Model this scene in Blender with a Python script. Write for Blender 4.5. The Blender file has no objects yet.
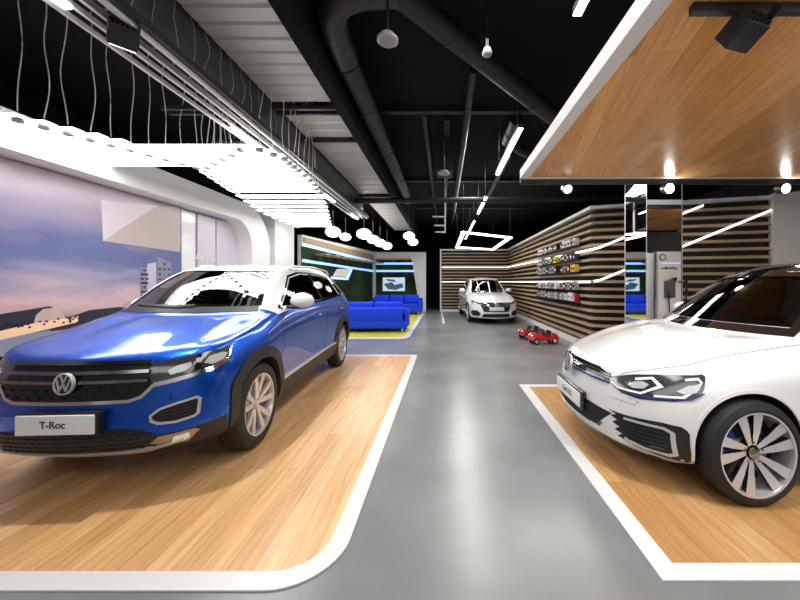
import bpy, bmesh, math, random
from mathutils import Vector, Matrix
from mathutils.bvhtree import BVHTree
random.seed(7)
S = bpy.context.scene
COL = S.collection
pi = math.pi
# ------------------------------------------------------------ camera, world, lights, exposure
F = 340.0            # focal length in pixels of the 800 px wide frame
EYE = 1.35
cam_d = bpy.data.cameras.new('camera'); cam = bpy.data.objects.new('camera', cam_d); COL.objects.link(cam)
cam.location = (0, 0, EYE); cam.rotation_euler = (pi/2, 0, 0)
cam_d.sensor_fit = 'HORIZONTAL'; cam_d.sensor_width = 36; cam_d.lens = 36*F/800
cam_d.shift_x = -44/800; cam_d.shift_y = -18/800
cam_d.clip_start = .05; cam_d.clip_end = 100
S.camera = cam
w = bpy.data.worlds.new('world'); S.world = w; w.use_nodes = True
w.node_tree.nodes['Background'].inputs[0].default_value = (.9, .93, 1, 1)
w.node_tree.nodes['Background'].inputs[1].default_value = .05
S.view_settings.view_transform = 'Standard'; S.view_settings.look = 'None'
S.view_settings.exposure = -0.13; S.view_settings.gamma = 1; S.view_settings.use_curve_mapping = False
def area(name, loc, rot, sx, sy, power, col=(1, .97, .93)):
    d = bpy.data.lights.new(name, 'AREA'); d.shape = 'RECTANGLE'; d.size = sx; d.size_y = sy; d.energy = power; d.color = col
    o = bpy.data.objects.new(name, d); COL.objects.link(o); o.location = loc; o.rotation_euler = rot; return o
def spot(name, loc, target, power, angle=60, blend=.6, col=(1, .96, .9), r=.06):
    d = bpy.data.lights.new(name, 'SPOT'); d.energy = power; d.spot_size = math.radians(angle); d.spot_blend = blend; d.color = col; d.shadow_soft_size = r
    o = bpy.data.objects.new(name, d); COL.objects.link(o); o.location = loc
    o.rotation_euler = (Vector(target)-Vector(loc)).to_track_quat('-Z', 'Y').to_euler(); return o
area('front_fill', (-1.2, -1.6, 3.4), (math.radians(18), 0, 0), 4.5, 1.4, 55)  # added fill from behind the camera, stands for no particular fitting
area('rear_fill', (2.0, -3.2, 3.7), (math.radians(-25), 0, 0), 5.0, 1.5, 85)  # added to brighten the wall behind the camera and its reflections
area('hall_fill', (.62, 9.5, 3.94), (0, 0, 0), .4, 7.0, 190)  # added overhead fill for the far hall, no fitting modelled
area('lounge_fill', (-2.6, 11.0, 3.3), (0, 0, 0), 1.5, 4.0, 90)  # added fill over the lounge, apart from the pendant lamps
area('slab_fill', (2.6, 5.6, 2.9), (math.radians(-20), 0, 0), 3.0, .3, 60)  # added fill beyond the canopy's far edge, no washer fitting there
area('aisle_fill', (.3, 2.2, 3.6), (0, 0, 0), .5, 5.0, 60)  # added fill above the aisle between the two platforms
area('canopy_side_fill', (3.2, .6, 2.6), (math.radians(25), math.radians(-10), 0), 2.4, .6, 75)  # added unseen fill at the near side of the canopy
# ------------------------------------------------------------ materials
MATS = {}
def mat(name, col=(.8, .8, .8), rough=.5, metal=0.0, emit=None, es=0.0, coat=0.0, spec=.5, trans=0.0, ior=1.45, alpha=1.0, bump=None):
    m = bpy.data.materials.new(name); m.use_nodes = True; nt = m.node_tree
    b = nt.nodes['Principled BSDF']
    b.inputs['Base Color'].default_value = (*col, 1); b.inputs['Roughness'].default_value = rough
    b.inputs['Metallic'].default_value = metal; b.inputs['Coat Weight'].default_value = coat
    b.inputs['Coat Roughness'].default_value = .03
    b.inputs['Specular IOR Level'].default_value = spec; b.inputs['Transmission Weight'].default_value = trans
    b.inputs['IOR'].default_value = ior; b.inputs['Alpha'].default_value = alpha
    if emit: b.inputs['Emission Color'].default_value = (*emit, 1); b.inputs['Emission Strength'].default_value = es
    # small procedural variation so that every surface has a grain of its own
    n = nt.nodes.new('ShaderNodeTexNoise'); n.inputs['Scale'].default_value = 35 if bump is None else bump[0]
    tc = nt.nodes.new('ShaderNodeTexCoord'); nt.links.new(tc.outputs['Object'], n.inputs['Vector'])
    if bump:
        bp = nt.nodes.new('ShaderNodeBump'); bp.inputs['Strength'].default_value = bump[1]; bp.inputs['Distance'].default_value = .01
        nt.links.new(n.outputs['Fac'], bp.inputs['Height']); nt.links.new(bp.outputs['Normal'], b.inputs['Normal'])
    else:
        mr = nt.nodes.new('ShaderNodeMapRange'); mr.inputs[3].default_value = max(0, rough-.015); mr.inputs[4].default_value = min(1, rough+.015)
        nt.links.new(n.outputs['Fac'], mr.inputs[0]); nt.links.new(mr.outputs[0], b.inputs['Roughness'])
    MATS[name] = m; return m
def glass(name, tint, mixf, k=1.0):
    # thin architectural glass: tinted see-through with a fresnel reflection
    m = bpy.data.materials.new(name); m.use_nodes = True; nt = m.node_tree; nt.nodes.clear()
    out = nt.nodes.new('ShaderNodeOutputMaterial'); t = nt.nodes.new('ShaderNodeBsdfTransparent'); g = nt.nodes.new('ShaderNodeBsdfGlossy')
    t.inputs[0].default_value = (*tint, 1); g.inputs['Roughness'].default_value = .01
    f = nt.nodes.new('ShaderNodeFresnel'); f.inputs[0].default_value = 1.5
    mm = nt.nodes.new('ShaderNodeMath'); mm.operation = 'MULTIPLY_ADD'; mm.inputs[1].default_value = k; mm.inputs[2].default_value = mixf
    nt.links.new(f.outputs[0], mm.inputs[0])
    mx = nt.nodes.new('ShaderNodeMixShader'); nt.links.new(mm.outputs[0], mx.inputs[0]); nt.links.new(t.outputs[0], mx.inputs[1]); nt.links.new(g.outputs[0], mx.inputs[2])
    nt.links.new(mx.outputs[0], out.inputs[0]); MATS[name] = m; return m
def wood(name, c1, c2, rot, plank=.12, length=1.6, rough=.35):
    m = bpy.data.materials.new(name); m.use_nodes = True; nt = m.node_tree; b = nt.nodes['Principled BSDF']; L = nt.links.new
    tc = nt.nodes.new('ShaderNodeTexCoord'); mp = nt.nodes.new('ShaderNodeMapping'); mp.inputs['Rotation'].default_value = (0, 0, rot)
    L(tc.outputs['Object'], mp.inputs[0])
    br = nt.nodes.new('ShaderNodeTexBrick'); br.inputs['Scale'].default_value = 1
    br.inputs['Brick Width'].default_value = length; br.inputs['Row Height'].default_value = plank
    br.inputs['Mortar Size'].default_value = .0011; br.inputs['Mortar Smooth'].default_value = .1; br.inputs['Bias'].default_value = 0
    br.offset = .37; br.offset_frequency = 2
    br.inputs['Color1'].default_value = (*c1, 1); br.inputs['Color2'].default_value = (*c2, 1)
    br.inputs['Mortar'].default_value = (c2[0]*.35, c2[1]*.3, c2[2]*.25, 1)
    L(mp.outputs[0], br.inputs['Vector'])
    st = nt.nodes.new('ShaderNodeMapping'); st.inputs['Scale'].default_value = (1.6, 26, 1); L(mp.outputs[0], st.inputs[0])
    n = nt.nodes.new('ShaderNodeTexNoise'); n.inputs['Scale'].default_value = 1.5; n.inputs['Detail'].default_value = 7; n.inputs['Distortion'].default_value = .6
    L(st.outputs[0], n.inputs['Vector'])
    mr = nt.nodes.new('ShaderNodeMapRange'); mr.inputs[3].default_value = .55; mr.inputs[4].default_value = 1.42; L(n.outputs['Fac'], mr.inputs[0])
    mx = nt.nodes.new('ShaderNodeMix'); mx.data_type = 'RGBA'; mx.blend_type = 'MULTIPLY'; mx.inputs[0].default_value = 1
    L(br.outputs['Color'], mx.inputs[6]); L(mr.outputs[0], mx.inputs[7]); L(mx.outputs[2], b.inputs['Base Color'])
    b.inputs['Roughness'].default_value = rough; MATS[name] = m; return m
mat('black_ceiling', (.010, .010, .010), .9, spec=.1); mat('black_metal', (.02, .02, .022), .4); mat('duct', (.016, .016, .017), .5, .2, bump=(30, .15))
mat('foil', (.05, .05, .05), .45, .6, bump=(14, 1.0)); mat('white_paint', (.82, .81, .80), .45); mat('white_gloss', (.85, .85, .86), .12, coat=.5)
mat('border_white', (.74, .74, .755), .35); mat('grey_panel', (.30, .30, .31), .5); mat('ceiling_sheet', (.42, .41, .40), .45, .1)
mat('bulkhead', (.075, .075, .078), .3, .2); mat('cable', (.75, .75, .75), .4); mat('puck', (.40, .41, .42), .35)
mat('lamp', (1, 1, 1), .5, emit=(1, .985, .965), es=8.5); mat('lamp_strip', (1, 1, 1), .5, emit=(1, .97, .93), es=7.0)
mat('globe', (1, 1, 1), .5, emit=(1, .93, .84), es=7.0); mat('led_warm', (1, 1, 1), .5, emit=(1, .93, .88), es=1.3)
mat('led_blue', (.5, .7, 1), .5, emit=(.22, .48, 1.0), es=1.2); mat('spot_lens', (1, 1, 1), .3, emit=(1, .97, .93), es=60)
mat('screen', (.5, .6, .7), .3, emit=(.45, .62, .72), es=.8); mat('screen_dark', (.10, .2, .3), .3)
mat('slat_wood', (.42, .30, .19), .5); mat('slat_face', (.58, .49, .39), .5); mat('slat_gap', (.018, .015, .014), .7)
mat('mirror', (.9, .9, .9), .02, 1.0); mat('sofa_blue', (.004, .05, .78), .75, bump=(90, .3)); mat('sofa_foot', (.6, .6, .62), .3, .9)
mat('carpet', (.50, .50, .06), .9, bump=(120, .5)); mat('curtain', (.01, .01, .011), .9)
mat('red_paint', (.55, .01, .015), .25, coat=1); mat('black_plastic', (.014, .014, .016), .42); mat('gloss_black', (.008, .008, .009), .08, coat=1)
mat('cladding', (.028, .027, .026), .5); mat('grille_black', (.010, .010, .011), .35); mat('chrome', (.78, .78, .79), .12, 1.0)
mat('dark_chrome', (.33, .32, .31), .22, 1.0); mat('satin_silver', (.64, .64, .64), .3, .4); mat('plate', (.86, .88, .88), .35); mat('ink', (.03, .04, .08), .5)
mat('rubber', (.017, .017, .017), .6); mat('alloy', (.70, .70, .72), .25, .6); mat('alloy_dark', (.015, .015, .017), .2, .3, coat=.6)
mat('disc', (.35, .35, .35), .3, 1); mat('caliper_blue', (.01, .07, .6), .3, coat=.5)
mat('blue_paint', (.0, .085, .56), .33, .75, coat=.8)
mat('emblem_silver', (.62, .62, .64), .3, .3); mat('car_white', (.80, .80, .81), .25, coat=1); mat('roof_black', (.012, .012, .014), .12, coat=1)
mat('lamp_lens', (.50, .55, .58), .05, trans=.0, coat=1); mat('lamp_housing', (.10, .10, .105), .15, .6, coat=.5); mat('drl', (.9, .9, .95), .2, emit=(.85, .92, 1), es=.08)
mat('drl_blue', (.03, .05, .32), .25, coat=.5)
mat('seat', (.06, .06, .065), .8); mat('seat_light', (.42, .42, .43), .7); mat('seam', (.006, .006, .008), .6); mat('well', (.006, .006, .006), .9)
glass('car_glass', (.55, .66, .60), .17); glass('car_glass_dark', (.22, .24, .24), .0, .6)
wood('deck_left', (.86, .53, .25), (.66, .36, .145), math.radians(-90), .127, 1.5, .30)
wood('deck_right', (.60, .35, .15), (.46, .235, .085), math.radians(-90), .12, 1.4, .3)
wood('soffit_wood', (.86, .45, .15), (.66, .30, .085), math.radians(-77), .13, 2.2, .22)
def floor_mat():
    m = bpy.data.materials.new('resin_floor'); m.use_nodes = True; nt = m.node_tree; b = nt.nodes['Principled BSDF']; L = nt.links.new
    tc = nt.nodes.new('ShaderNodeTexCoord'); n = nt.nodes.new('ShaderNodeTexNoise'); n.inputs['Scale'].default_value = .9; n.inputs['Detail'].default_value = 6
    L(tc.outputs['Object'], n.inputs['Vector']); r = nt.nodes.new('ShaderNodeValToRGB')
    r.color_ramp.elements[0].color = (.175, .18, .185, 1); r.color_ramp.elements[0].position = .3
    r.color_ramp.elements[1].color = (.27, .275, .28, 1); r.color_ramp.elements[1].position = .7
    L(n.outputs['Fac'], r.inputs[0]); L(r.outputs[0], b.inputs['Base Color'])
    b.inputs['Roughness'].default_value = .27; b.inputs['Coat Weight'].default_value = .0; b.inputs['Coat Roughness'].default_value = .2
    MATS['floor'] = m
floor_mat()
def mural_mat():
    m = bpy.data.materials.new('dusk_print'); m.use_nodes = True; nt = m.node_tree; b = nt.nodes['Principled BSDF']; L = nt.links.new
    tc = nt.nodes.new('ShaderNodeTexCoord'); sp = nt.nodes.new('ShaderNodeSeparateXYZ'); L(tc.outputs['Object'], sp.inputs[0])
    mp = nt.nodes.new('ShaderNodeMapping'); mp.inputs['Scale'].default_value = (1, .7, 2.6); L(tc.outputs['Object'], mp.inputs[0])
    n = nt.nodes.new('ShaderNodeTexNoise'); n.inputs['Scale'].default_value = 1.3; n.inputs['Detail'].default_value = 6; n.inputs['Distortion'].default_value = .4; L(mp.outputs[0], n.inputs['Vector'])
    a = nt.nodes.new('ShaderNodeMath'); a.operation = 'MULTIPLY_ADD'; a.inputs[1].default_value = .9; L(n.outputs['Fac'], a.inputs[0])
    s2 = nt.nodes.new('ShaderNodeMath'); s2.operation = 'ADD'; s2.inputs[1].default_value = -.45; L(sp.outputs['Z'], s2.inputs[0]); L(s2.outputs[0], a.inputs[2])
    mr = nt.nodes.new('ShaderNodeMapRange'); mr.inputs[1].default_value = .9; mr.inputs[2].default_value = 2.7; L(a.outputs[0], mr.inputs[0])
    r = nt.nodes.new('ShaderNodeValToRGB'); e = r.color_ramp.elements
    e[0].position = 0; e[0].color = (.38, .26, .27, 1); e[1].position = 1; e[1].color = (.40, .34, .38, 1)
    for p, c in ((.12, (.60, .43, .44)), (.24, (.33, .30, .43)), (.38, (.14, .17, .33)), (.52, (.13, .15, .32)), (.72, (.32, .27, .37))):
        q = e.new(p); q.color = (*c, 1)
    L(mr.outputs[0], r.inputs[0]); L(r.outputs[0], b.inputs['Base Color']); b.inputs['Roughness'].default_value = .18; MATS['mural'] = m
mural_mat()
for n_, c_ in (('print_dark', (.035, .032, .05)), ('print_tower', (.22, .24, .33)), ('print_tower_light', (.52, .50, .58)), ('print_taupe', (.47, .40, .37)), ('print_pale', (.62, .56, .60)), ('print_dome', (.52, .40, .36)), ('print_glow', (.85, .60, .38)), ('print_water', (.22, .25, .36)), ('panel_lilac', (.66, .60, .70)), ('letter_reflection', (.76, .72, .80))):
    mat(n_, c_, .3)
def moss_mat():
    m = mat('moss', (.012, .05, .008), .9, bump=(60, 1.0)); nt = m.node_tree
    n = nt.nodes.new('ShaderNodeTexNoise'); n.inputs['Scale'].default_value = 3; r = nt.nodes.new('ShaderNodeValToRGB')
    r.color_ramp.elements[0].color = (.003, .007, .002, 1); r.color_ramp.elements[1].color = (.015, .055, .008, 1); r.color_ramp.elements[0].position = .4; r.color_ramp.elements[1].position = .65
    nt.links.new(n.outputs['Fac'], r.inputs[0]); nt.links.new(r.outputs[0], nt.nodes['Principled BSDF'].inputs['Base Color'])
moss_mat()
# ------------------------------------------------------------ helpers
def obj(name, bm, m, parent=None, smooth=False, loc=None, kind=None):
    me = bpy.data.meshes.new(name); bmesh.ops.recalc_face_normals(bm, faces=bm.faces[:]) if not getattr(bm, 'keepn', False) else None
    if smooth:
        for f in bm.faces: f.smooth = True
    bm.to_mesh(me); bm.free()
    for k in (m if isinstance(m, (list, tuple)) else [m]): me.materials.append(MATS[k])
    if smooth: me.set_sharp_from_angle(angle=math.radians(38))
    o = bpy.data.objects.new(name, me); COL.objects.link(o)
    if parent: o.parent = parent
    if loc: o.location = loc
    if kind: o['kind'] = kind
    return o
def tag(o, label, cat, group=None):
    o['label'] = label; o['category'] = cat
    if group: o['group'] = group
    return o
def thing(name, label, cat, loc=(0, 0, 0), rz=0, group=None):
    o = bpy.data.objects.new(name, None); COL.objects.link(o); o.location = loc; o.rotation_euler = (0, 0, rz)
    o.empty_display_size = .1; return tag(o, label, cat, group)
def dup(root, loc, rz=None, label=None):
    r = root.copy(); COL.objects.link(r); r.location = loc
    if rz is not None: r.rotation_euler = (0, 0, rz)
    if label: r['label'] = label
    def kids(a, b):
        for ch in list(a.children):
            c = ch.copy(); COL.objects.link(c); c.parent = b; kids(ch, c)
    kids(root, r); return r
def bx(bm, x0, x1, y0, y1, z0, z1, mi=0, bev=0):
    v = [bm.verts.new((x, y, z)) for x in (x0, x1) for y in (y0, y1) for z in (z0, z1)]
    fs = [bm.faces.new([v[i] for i in q]) for q in ((0, 1, 3, 2), (4, 6, 7, 5), (0, 4, 5, 1), (2, 3, 7, 6), (0, 2, 6, 4), (1, 5, 7, 3))]
    for f in fs: f.material_index = mi
    if bev:
        es = list({e for f in fs for e in f.edges}); bmesh.ops.bevel(bm, geom=es, offset=bev, segments=3, profile=.5, affect='EDGES')
    return v
def box(name, x0, x1, y0, y1, z0, z1, m, parent=None, bev=0, kind=None):
    bm = bmesh.new(); bx(bm, x0, x1, y0, y1, z0, z1, 0, bev); return obj(name, bm, m, parent, bool(bev), kind=kind)
def prism(bm, pts, h0, h1, axis='z', mi=0):
    # polygon extruded along an axis; pts are the two other coordinates in order
    def P(a, b, h): return {'z': (a, b, h), 'y': (a, h, b), 'x': (h, a, b)}[axis]
    A = [bm.verts.new(P(a, b, h0)) for a, b in pts]; B = [bm.verts.new(P(a, b, h1)) for a, b in pts]
    fs = [bm.faces.new(A[::-1]), bm.faces.new(B)]
    n = len(pts)
    for i in range(n): fs.append(bm.faces.new((A[i], A[(i+1) % n], B[(i+1) % n], B[i])))
    for f in fs: f.material_index = mi
    return A, B
def tube(bm, pts, r, seg=8, cap=True, mi=0):
    rings = []; pts = [Vector(p) for p in pts]; n = len(pts); up = Vector((0, 0, 1))
    for i, p in enumerate(pts):
        d = (pts[min(i+1, n-1)]-pts[max(i-1, 0)]).normalized()
        a = d.cross(up); a = a.normalized() if a.length > .05 else Vector((1, 0, 0)); b = d.cross(a).normalized()
        rr = r[i] if isinstance(r, (list, tuple)) else r
        rings.append([bm.verts.new(p+rr*(math.cos(t)*a+math.sin(t)*b)) for t in [2*pi*k/seg for k in range(seg)]])
    for i in range(n-1):
        for k in range(seg):
            f = bm.faces.new((rings[i][k], rings[i][(k+1) % seg], rings[i+1][(k+1) % seg], rings[i+1][k])); f.material_index = mi
    if cap: bm.faces.new(rings[0]).material_index = mi; bm.faces.new(rings[-1][::-1]).material_index = mi
def lathe(bm, prof, axis='z', seg=32, c=(0, 0, 0), mi=0):
    # prof: (radius, along) pairs turned about an axis through c
    c = Vector(c); rings = []
    for r, h in prof:
        ring = []
        for k in range(seg):
            t = 2*pi*k/seg; a, b = r*math.cos(t), r*math.sin(t)
            ring.append(bm.verts.new(c+Vector({'z': (a, b, h), 'x': (h, a, b), 'y': (a, h, b)}[axis])))
        rings.append(ring)
    for i in range(len(rings)-1):
        for k in range(seg):
            f = bm.faces.new((rings[i][k], rings[i][(k+1) % seg], rings[i+1][(k+1) % seg], rings[i+1][k])); f.material_index = mi
    return rings
def rounded(x0, x1, y0, y1, rr, n=10):
    # rr: radii at (x0,y0),(x1,y0),(x1,y1),(x0,y1)
    out = []
    for (cx, cy, sx, sy, r, a0) in ((x0, y0, 1, 1, rr[0], pi), (x1, y0, -1, 1, rr[1], 1.5*pi), (x1, y1, -1, -1, rr[2], 0), (x0, y1, 1, -1, rr[3], .5*pi)):
        if r < 1e-4: out.append((cx, cy)); continue
        for k in range(n+1):
            a = a0+.5*pi*k/n; out.append((cx+sx*r+r*math.cos(a), cy+sy*r+r*math.sin(a)))
    return out
def textmesh(name, s, size, m, parent=None, loc=(0, 0, 0), rot=(pi/2, 0, 0), ext=.001, sx=1.0, bold=.0):
    cu = bpy.data.curves.new(name, 'FONT'); cu.body = s; cu.size = size; cu.extrude = ext; cu.align_x = 'CENTER'; cu.align_y = 'CENTER'; cu.offset = bold
    t = bpy.data.objects.new(name, cu); COL.objects.link(t); bpy.context.view_layer.update()
    me = bpy.data.meshes.new_from_object(t.evaluated_get(bpy.context.evaluated_depsgraph_get())); bpy.data.objects.remove(t)
    me.materials.clear(); me.materials.append(MATS[m]); o = bpy.data.objects.new(name, me); COL.objects.link(o)
    if parent: o.parent = parent
    o.location = loc; o.rotation_euler = rot; o.scale = (sx, 1, 1); return o
# ------------------------------------------------------------ car bodies
def CR(P, sub, g0=None, g1=None):
    # Catmull-Rom through P with optional ghost end points
    P = [Vector(p) for p in P]; n = len(P)
    a = Vector(g0) if g0 is not None else 2*P[0]-P[1]; b = Vector(g1) if g1 is not None else 2*P[-1]-P[-2]
    Q = [a]+P+[b]; out = []
    for i in range(n-1):
        p0, p1, p2, p3 = Q[i:i+4]
        for k in range(sub):
            t = k/sub; out.append(.5*((2*p1)+(p2-p0)*t+(2*p0-5*p1+4*p2-p3)*t*t+(3*p1-p0-3*p2+p3)*t**3))
    out.append(P[-1].copy()); return out
def mx_(v): return Vector((-v[0], v[1], v[2]))
def boolcut(me, cutters):
    a = bpy.data.objects.new('tmp', me); COL.objects.link(a); tmp = [a]
    for c in cutters:
        b = bpy.data.objects.new('tmpc', c); COL.objects.link(b); tmp.append(b)
        md = a.modifiers.new('b', 'BOOLEAN'); md.operation = 'DIFFERENCE'; md.solver = 'EXACT'; md.object = b
    bpy.context.view_layer.update()
    r = bpy.data.meshes.new_from_object(a.evaluated_get(bpy.context.evaluated_depsgraph_get()))
    for t in tmp: bpy.data.objects.remove(t)
    return r
def cutmesh(build, mi, nm):
    bm = bmesh.new(); build(bm); bmesh.ops.recalc_face_normals(bm, faces=bm.faces[:])
    for f in bm.faces: f.material_index = mi
    me = bpy.data.meshes.new('cut'); bm.to_mesh(me); bm.free()
    for i in range(nm): me.materials.append(MATS['well'])
    return me
class Car:
    SU = 6; SL = 4
    def __init__(s, cols, u0, u4, parts, tagf):
        # cols: control columns round the plan (front centre .. rear centre), six levels each; u0/u4: centre and pillar curves of the top
        s.cols = cols; SU, SL = s.SU, s.SL; K = len(cols); s.K = K
        cd = [CR(c, SL) for c in cols]; nt = len(cd[0])
        rows = [CR([c[t] for c in cd], SU, mx_(cd[1][t]), mx_(cd[-2][t])) for t in range(nt)]   # rows[t][i]
        s.rows = rows; ni = len(rows[0])
        s.q = []
        for k in range(K):
            if k <= 5: s.q.append(cols[k][3].x if isinstance(cols[k][3], Vector) else cols[k][3][0])
            else: s.q.append(s.q[5]+cols[k][3][1]-cols[5][3][1] if k < K-5 else s.q[-1]+.15)
        nv = K-10; T = []
        for v in range(nv):
            if v == 0: T.append([Vector(cols[u][5]) for u in range(6)]); continue
            if v == nv-1: T.append([Vector(cols[K-1-u][5]) for u in range(6)]); continue
            a, b = Vector(u0[v-1]), Vector(u4[v-1]); r = []
            for ti in (0, .28, .56, .82, 1): r.append(Vector((b.x*ti, a.y+(b.y-a.y)*ti**2, a.z+(b.z-a.z)*ti**2.6)))
            if v <= 2: r[3].z += .016; r[2].z -= .004
            r.append(Vector(cols[5+v][5])); T.append(r)
        Td = []
        for v in range(nv): Td.append(CR(T[v], SU, mx_(T[v][1])))
        nu = len(Td[0]); top = [CR([Td[v][u] for v in range(nv)], SU) for u in range(nu)]        # top[u][vd]
        nvd = len(top[0])
        for u in range(nu): top[u][0] = rows[-1][u].copy(); top[u][-1] = rows[-1][ni-1-u].copy()
        for vd in range(nvd): top[-1][vd] = rows[-1][5*SU+vd].copy()
        bm = bmesh.new(); V = lambda p, sg: bm.verts.new((p.x*sg, p.y, p.z))
        for sg in (1, -1):
            g = [[V(rows[t][i], sg) for i in range(ni)] for t in range(nt)]
            for t in range(nt-1):
                for i in range(ni-1):
                    f = bm.faces.new((g[t][i], g[t][i+1], g[t+1][i+1], g[t+1][i])); f.material_index = tagf('side', (i+.5)/SU, (t+.5)/SL)
            h = [[V(top[u][v], sg) for v in range(nvd)] for u in range(nu)]
            for u in range(nu-1):
                for v in range(nvd-1):
                    f = bm.faces.new((h[u][v], h[u+1][v], h[u+1][v+1], h[u][v+1])); f.material_index = tagf('top', (v+.5)/SU, (u+.5)/SU)
        lo = [V(p, 1) for p in rows[0]]; lo2 = [V(p, -1) for p in rows[0]]
        for i in range(ni-1):
            vs = [lo[i], lo[i+1], lo2[i+1], lo2[i]]
            f = bm.faces.new(vs); f.material_index = tagf('under', 0, 0)
        bmesh.ops.remove_doubles(bm, verts=bm.verts[:], dist=2e-4)
        bmesh.ops.dissolve_degenerate(bm, edges=bm.edges[:], dist=1e-5)
        for _ in range(3): bmesh.ops.smooth_vert(bm, verts=bm.verts[:], factor=.5, use_axis_x=True, use_axis_y=True, use_axis_z=True)
        bmesh.ops.recalc_face_normals(bm, faces=bm.faces[:])
        for f in bm.faces: f.smooth = True
        s.me = bpy.data.meshes.new('body'); bm.to_mesh(s.me)
        for p in parts: s.me.materials.append(MATS[p[1]])
        s.parts = parts
        bt = bm.copy(); bmesh.ops.triangulate(bt, faces=bt.faces[:]); bt.verts.ensure_lookup_table(); bt.normal_update()
        s.tv = [v.co.copy() for v in bt.verts]; s.tf = [[v.index for v in f.verts] for f in bt.faces]; bt.verts.index_update()
        s.tf = [[v.index for v in f.verts] for f in bt.faces]
        s.bvh = BVHTree.FromPolygons(s.tv, s.tf); bt.free()
        bm.verts.ensure_lookup_table(); s.tn = [v.normal.copy() for v in bm.verts]; bm.free()
    def nrm(s, p):
        co, n, fi, d = s.bvh.find_nearest(p)
        if co is None: return None, None, 9
        a, b, c = [s.tv[i] for i in s.tf[fi]]; na, nb, nc = [s.tn[i] for i in s.tf[fi]]
        A = (b-a).cross(c-a).length+1e-12; wa = (b-co).cross(c-co).length/A; wb = (c-co).cross(a-co).length/A; wc = max(0, 1-wa-wb)
        return co, (wa*na+wb*nb+wc*nc).normalized(), d
    def finish(s, root, cutters):
        r = boolcut(s.me, cutters); nl = len(r.loops)
        ln = [None]*nl; vs = r.vertices
        r.calc_loop_triangles() if False else None
        for p in r.polygons:
            fn = p.normal
            for li in p.loop_indices:
                co, n, d = s.nrm(vs[r.loops[li].vertex_index].co)
                ln[li] = n if (d < 2e-3 and n.dot(fn) > .75) else fn.copy()
        outs = {}
        for mi, (nm, mt) in enumerate(s.parts):
            allp = [p for p in r.polygons if p.material_index == mi]; par = {}
            def find(a):
                while par.setdefault(a, a) != a: par[a] = par[par[a]]; a = par[a]
                return a
            for p in allp:
                v0 = find(p.vertices[0])
                for v in p.vertices[1:]: par[find(v)] = v0; v0 = find(v0)
            isl = {}
            for p in allp: isl.setdefault(find(p.vertices[0]), []).append(p)
            for polys in sorted(isl.values(), key=len, reverse=True):
              if len(polys) < 3: continue
              idx = {}; verts = []; faces = []; nn = []
              for p in polys:
                  f = []
                  for li in p.loop_indices:
                      vi = r.loops[li].vertex_index
                      if vi not in idx: idx[vi] = len(verts); verts.append(vs[vi].co.copy())
                      f.append(idx[vi]); nn.append(ln[li])
                  faces.append(f)
              me = bpy.data.meshes.new(nm); me.from_pydata(verts, [], faces)
              me.polygons.foreach_set('use_smooth', [True]*len(faces)); me.normals_split_custom_set([tuple(x) for x in nn])
              me.materials.append(MATS[mt]); o = bpy.data.objects.new(nm, me); COL.objects.link(o); o.parent = root; outs.setdefault(nm, o)
        return outs
    # ---- shapes laid on the body
    def wrap(s, q, z):
        sg = -1 if q < 0 else 1; q = abs(q); k = 0
        while k < len(s.q)-2 and q > s.q[k+1]: k += 1
        i = (k+(q-s.q[k])/max(1e-6, s.q[k+1]-s.q[k]))*s.SU; i0 = max(0, min(int(i), len(s.rows[0])-2)); fr = i-i0
        pts = [row[i0].lerp(row[i0+1], fr) for row in s.rows]
        if z <= pts[0].z: p = pts[0]
        elif z >= pts[-1].z: p = pts[-1]
        else:
            for a, b in zip(pts, pts[1:]):
                if a.z <= z <= b.z or b.z <= z <= a.z: p = a.lerp(b, (z-a.z)/((b.z-a.z) or 1)); break
        co, n, d = s.nrm(p); co = co.copy(); n = n.copy()
        if sg < 0: co.x *= -1; n.x *= -1
        return co, n
    def ray(s, axis):
        def f(a, b):
            o, d = {'front': ((a, -2, b), (0, 1, 0)), 'right': ((3, a, b), (-1, 0, 0)), 'left': ((-3, a, b), (1, 0, 0)), 'top': ((a, b, 4), (0, 0, -1)), 'rear': ((a, 8, b), (0, -1, 0))}[axis]
            h = s.bvh.ray_cast(Vector(o), Vector(d))
            if h[0] is None:
                co, n, dd = s.nrm(Vector(o)+Vector(d)*(2.5 if axis != 'top' else 3)); return co, n
            co, n, dd = s.nrm(h[0]); return co, n
        return f
    def lay(s, bm, mp, d, th):
        # map a flat bmesh through mp and give it height d above and depth th below the surface
        bot = {}; 
        for v in bm.verts[:]:
            p, n = mp(v.co.x, v.co.y); v.co = p+n*d; bot[v] = p-n*th
        bd = [e for e in bm.edges if len(e.link_faces) == 1]; nb = {}
        for e in bd:
            for v in e.verts:
                if v not in nb: nb[v] = bm.verts.new(bot[v])
        for e in bd:
            a, b = e.verts
            try: f = bm.faces.new((a, b, nb[b], nb[a]))
            except ValueError: pass
        return bm
    def poly(s, name, pts, m, mp, parent, d=.003, th=.004, step=.04, kind=None):
        bm = bmesh.new(); bm.faces.new([bm.verts.new((a, b, 0)) for a, b in pts])
        for ax in (0, 1):
            lo, hi = min(p[ax] for p in pts), max(p[ax] for p in pts); c = lo+step
            while c < hi-1e-4:
                bmesh.ops.bisect_plane(bm, geom=bm.verts[:]+bm.edges[:]+bm.faces[:], plane_co=(c, c, 0), plane_no=(1, 0, 0) if ax == 0 else (0, 1, 0), dist=1e-5); c += step
        s.lay(bm, mp, d, th); return obj(name, bm, m, parent, True)
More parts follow.
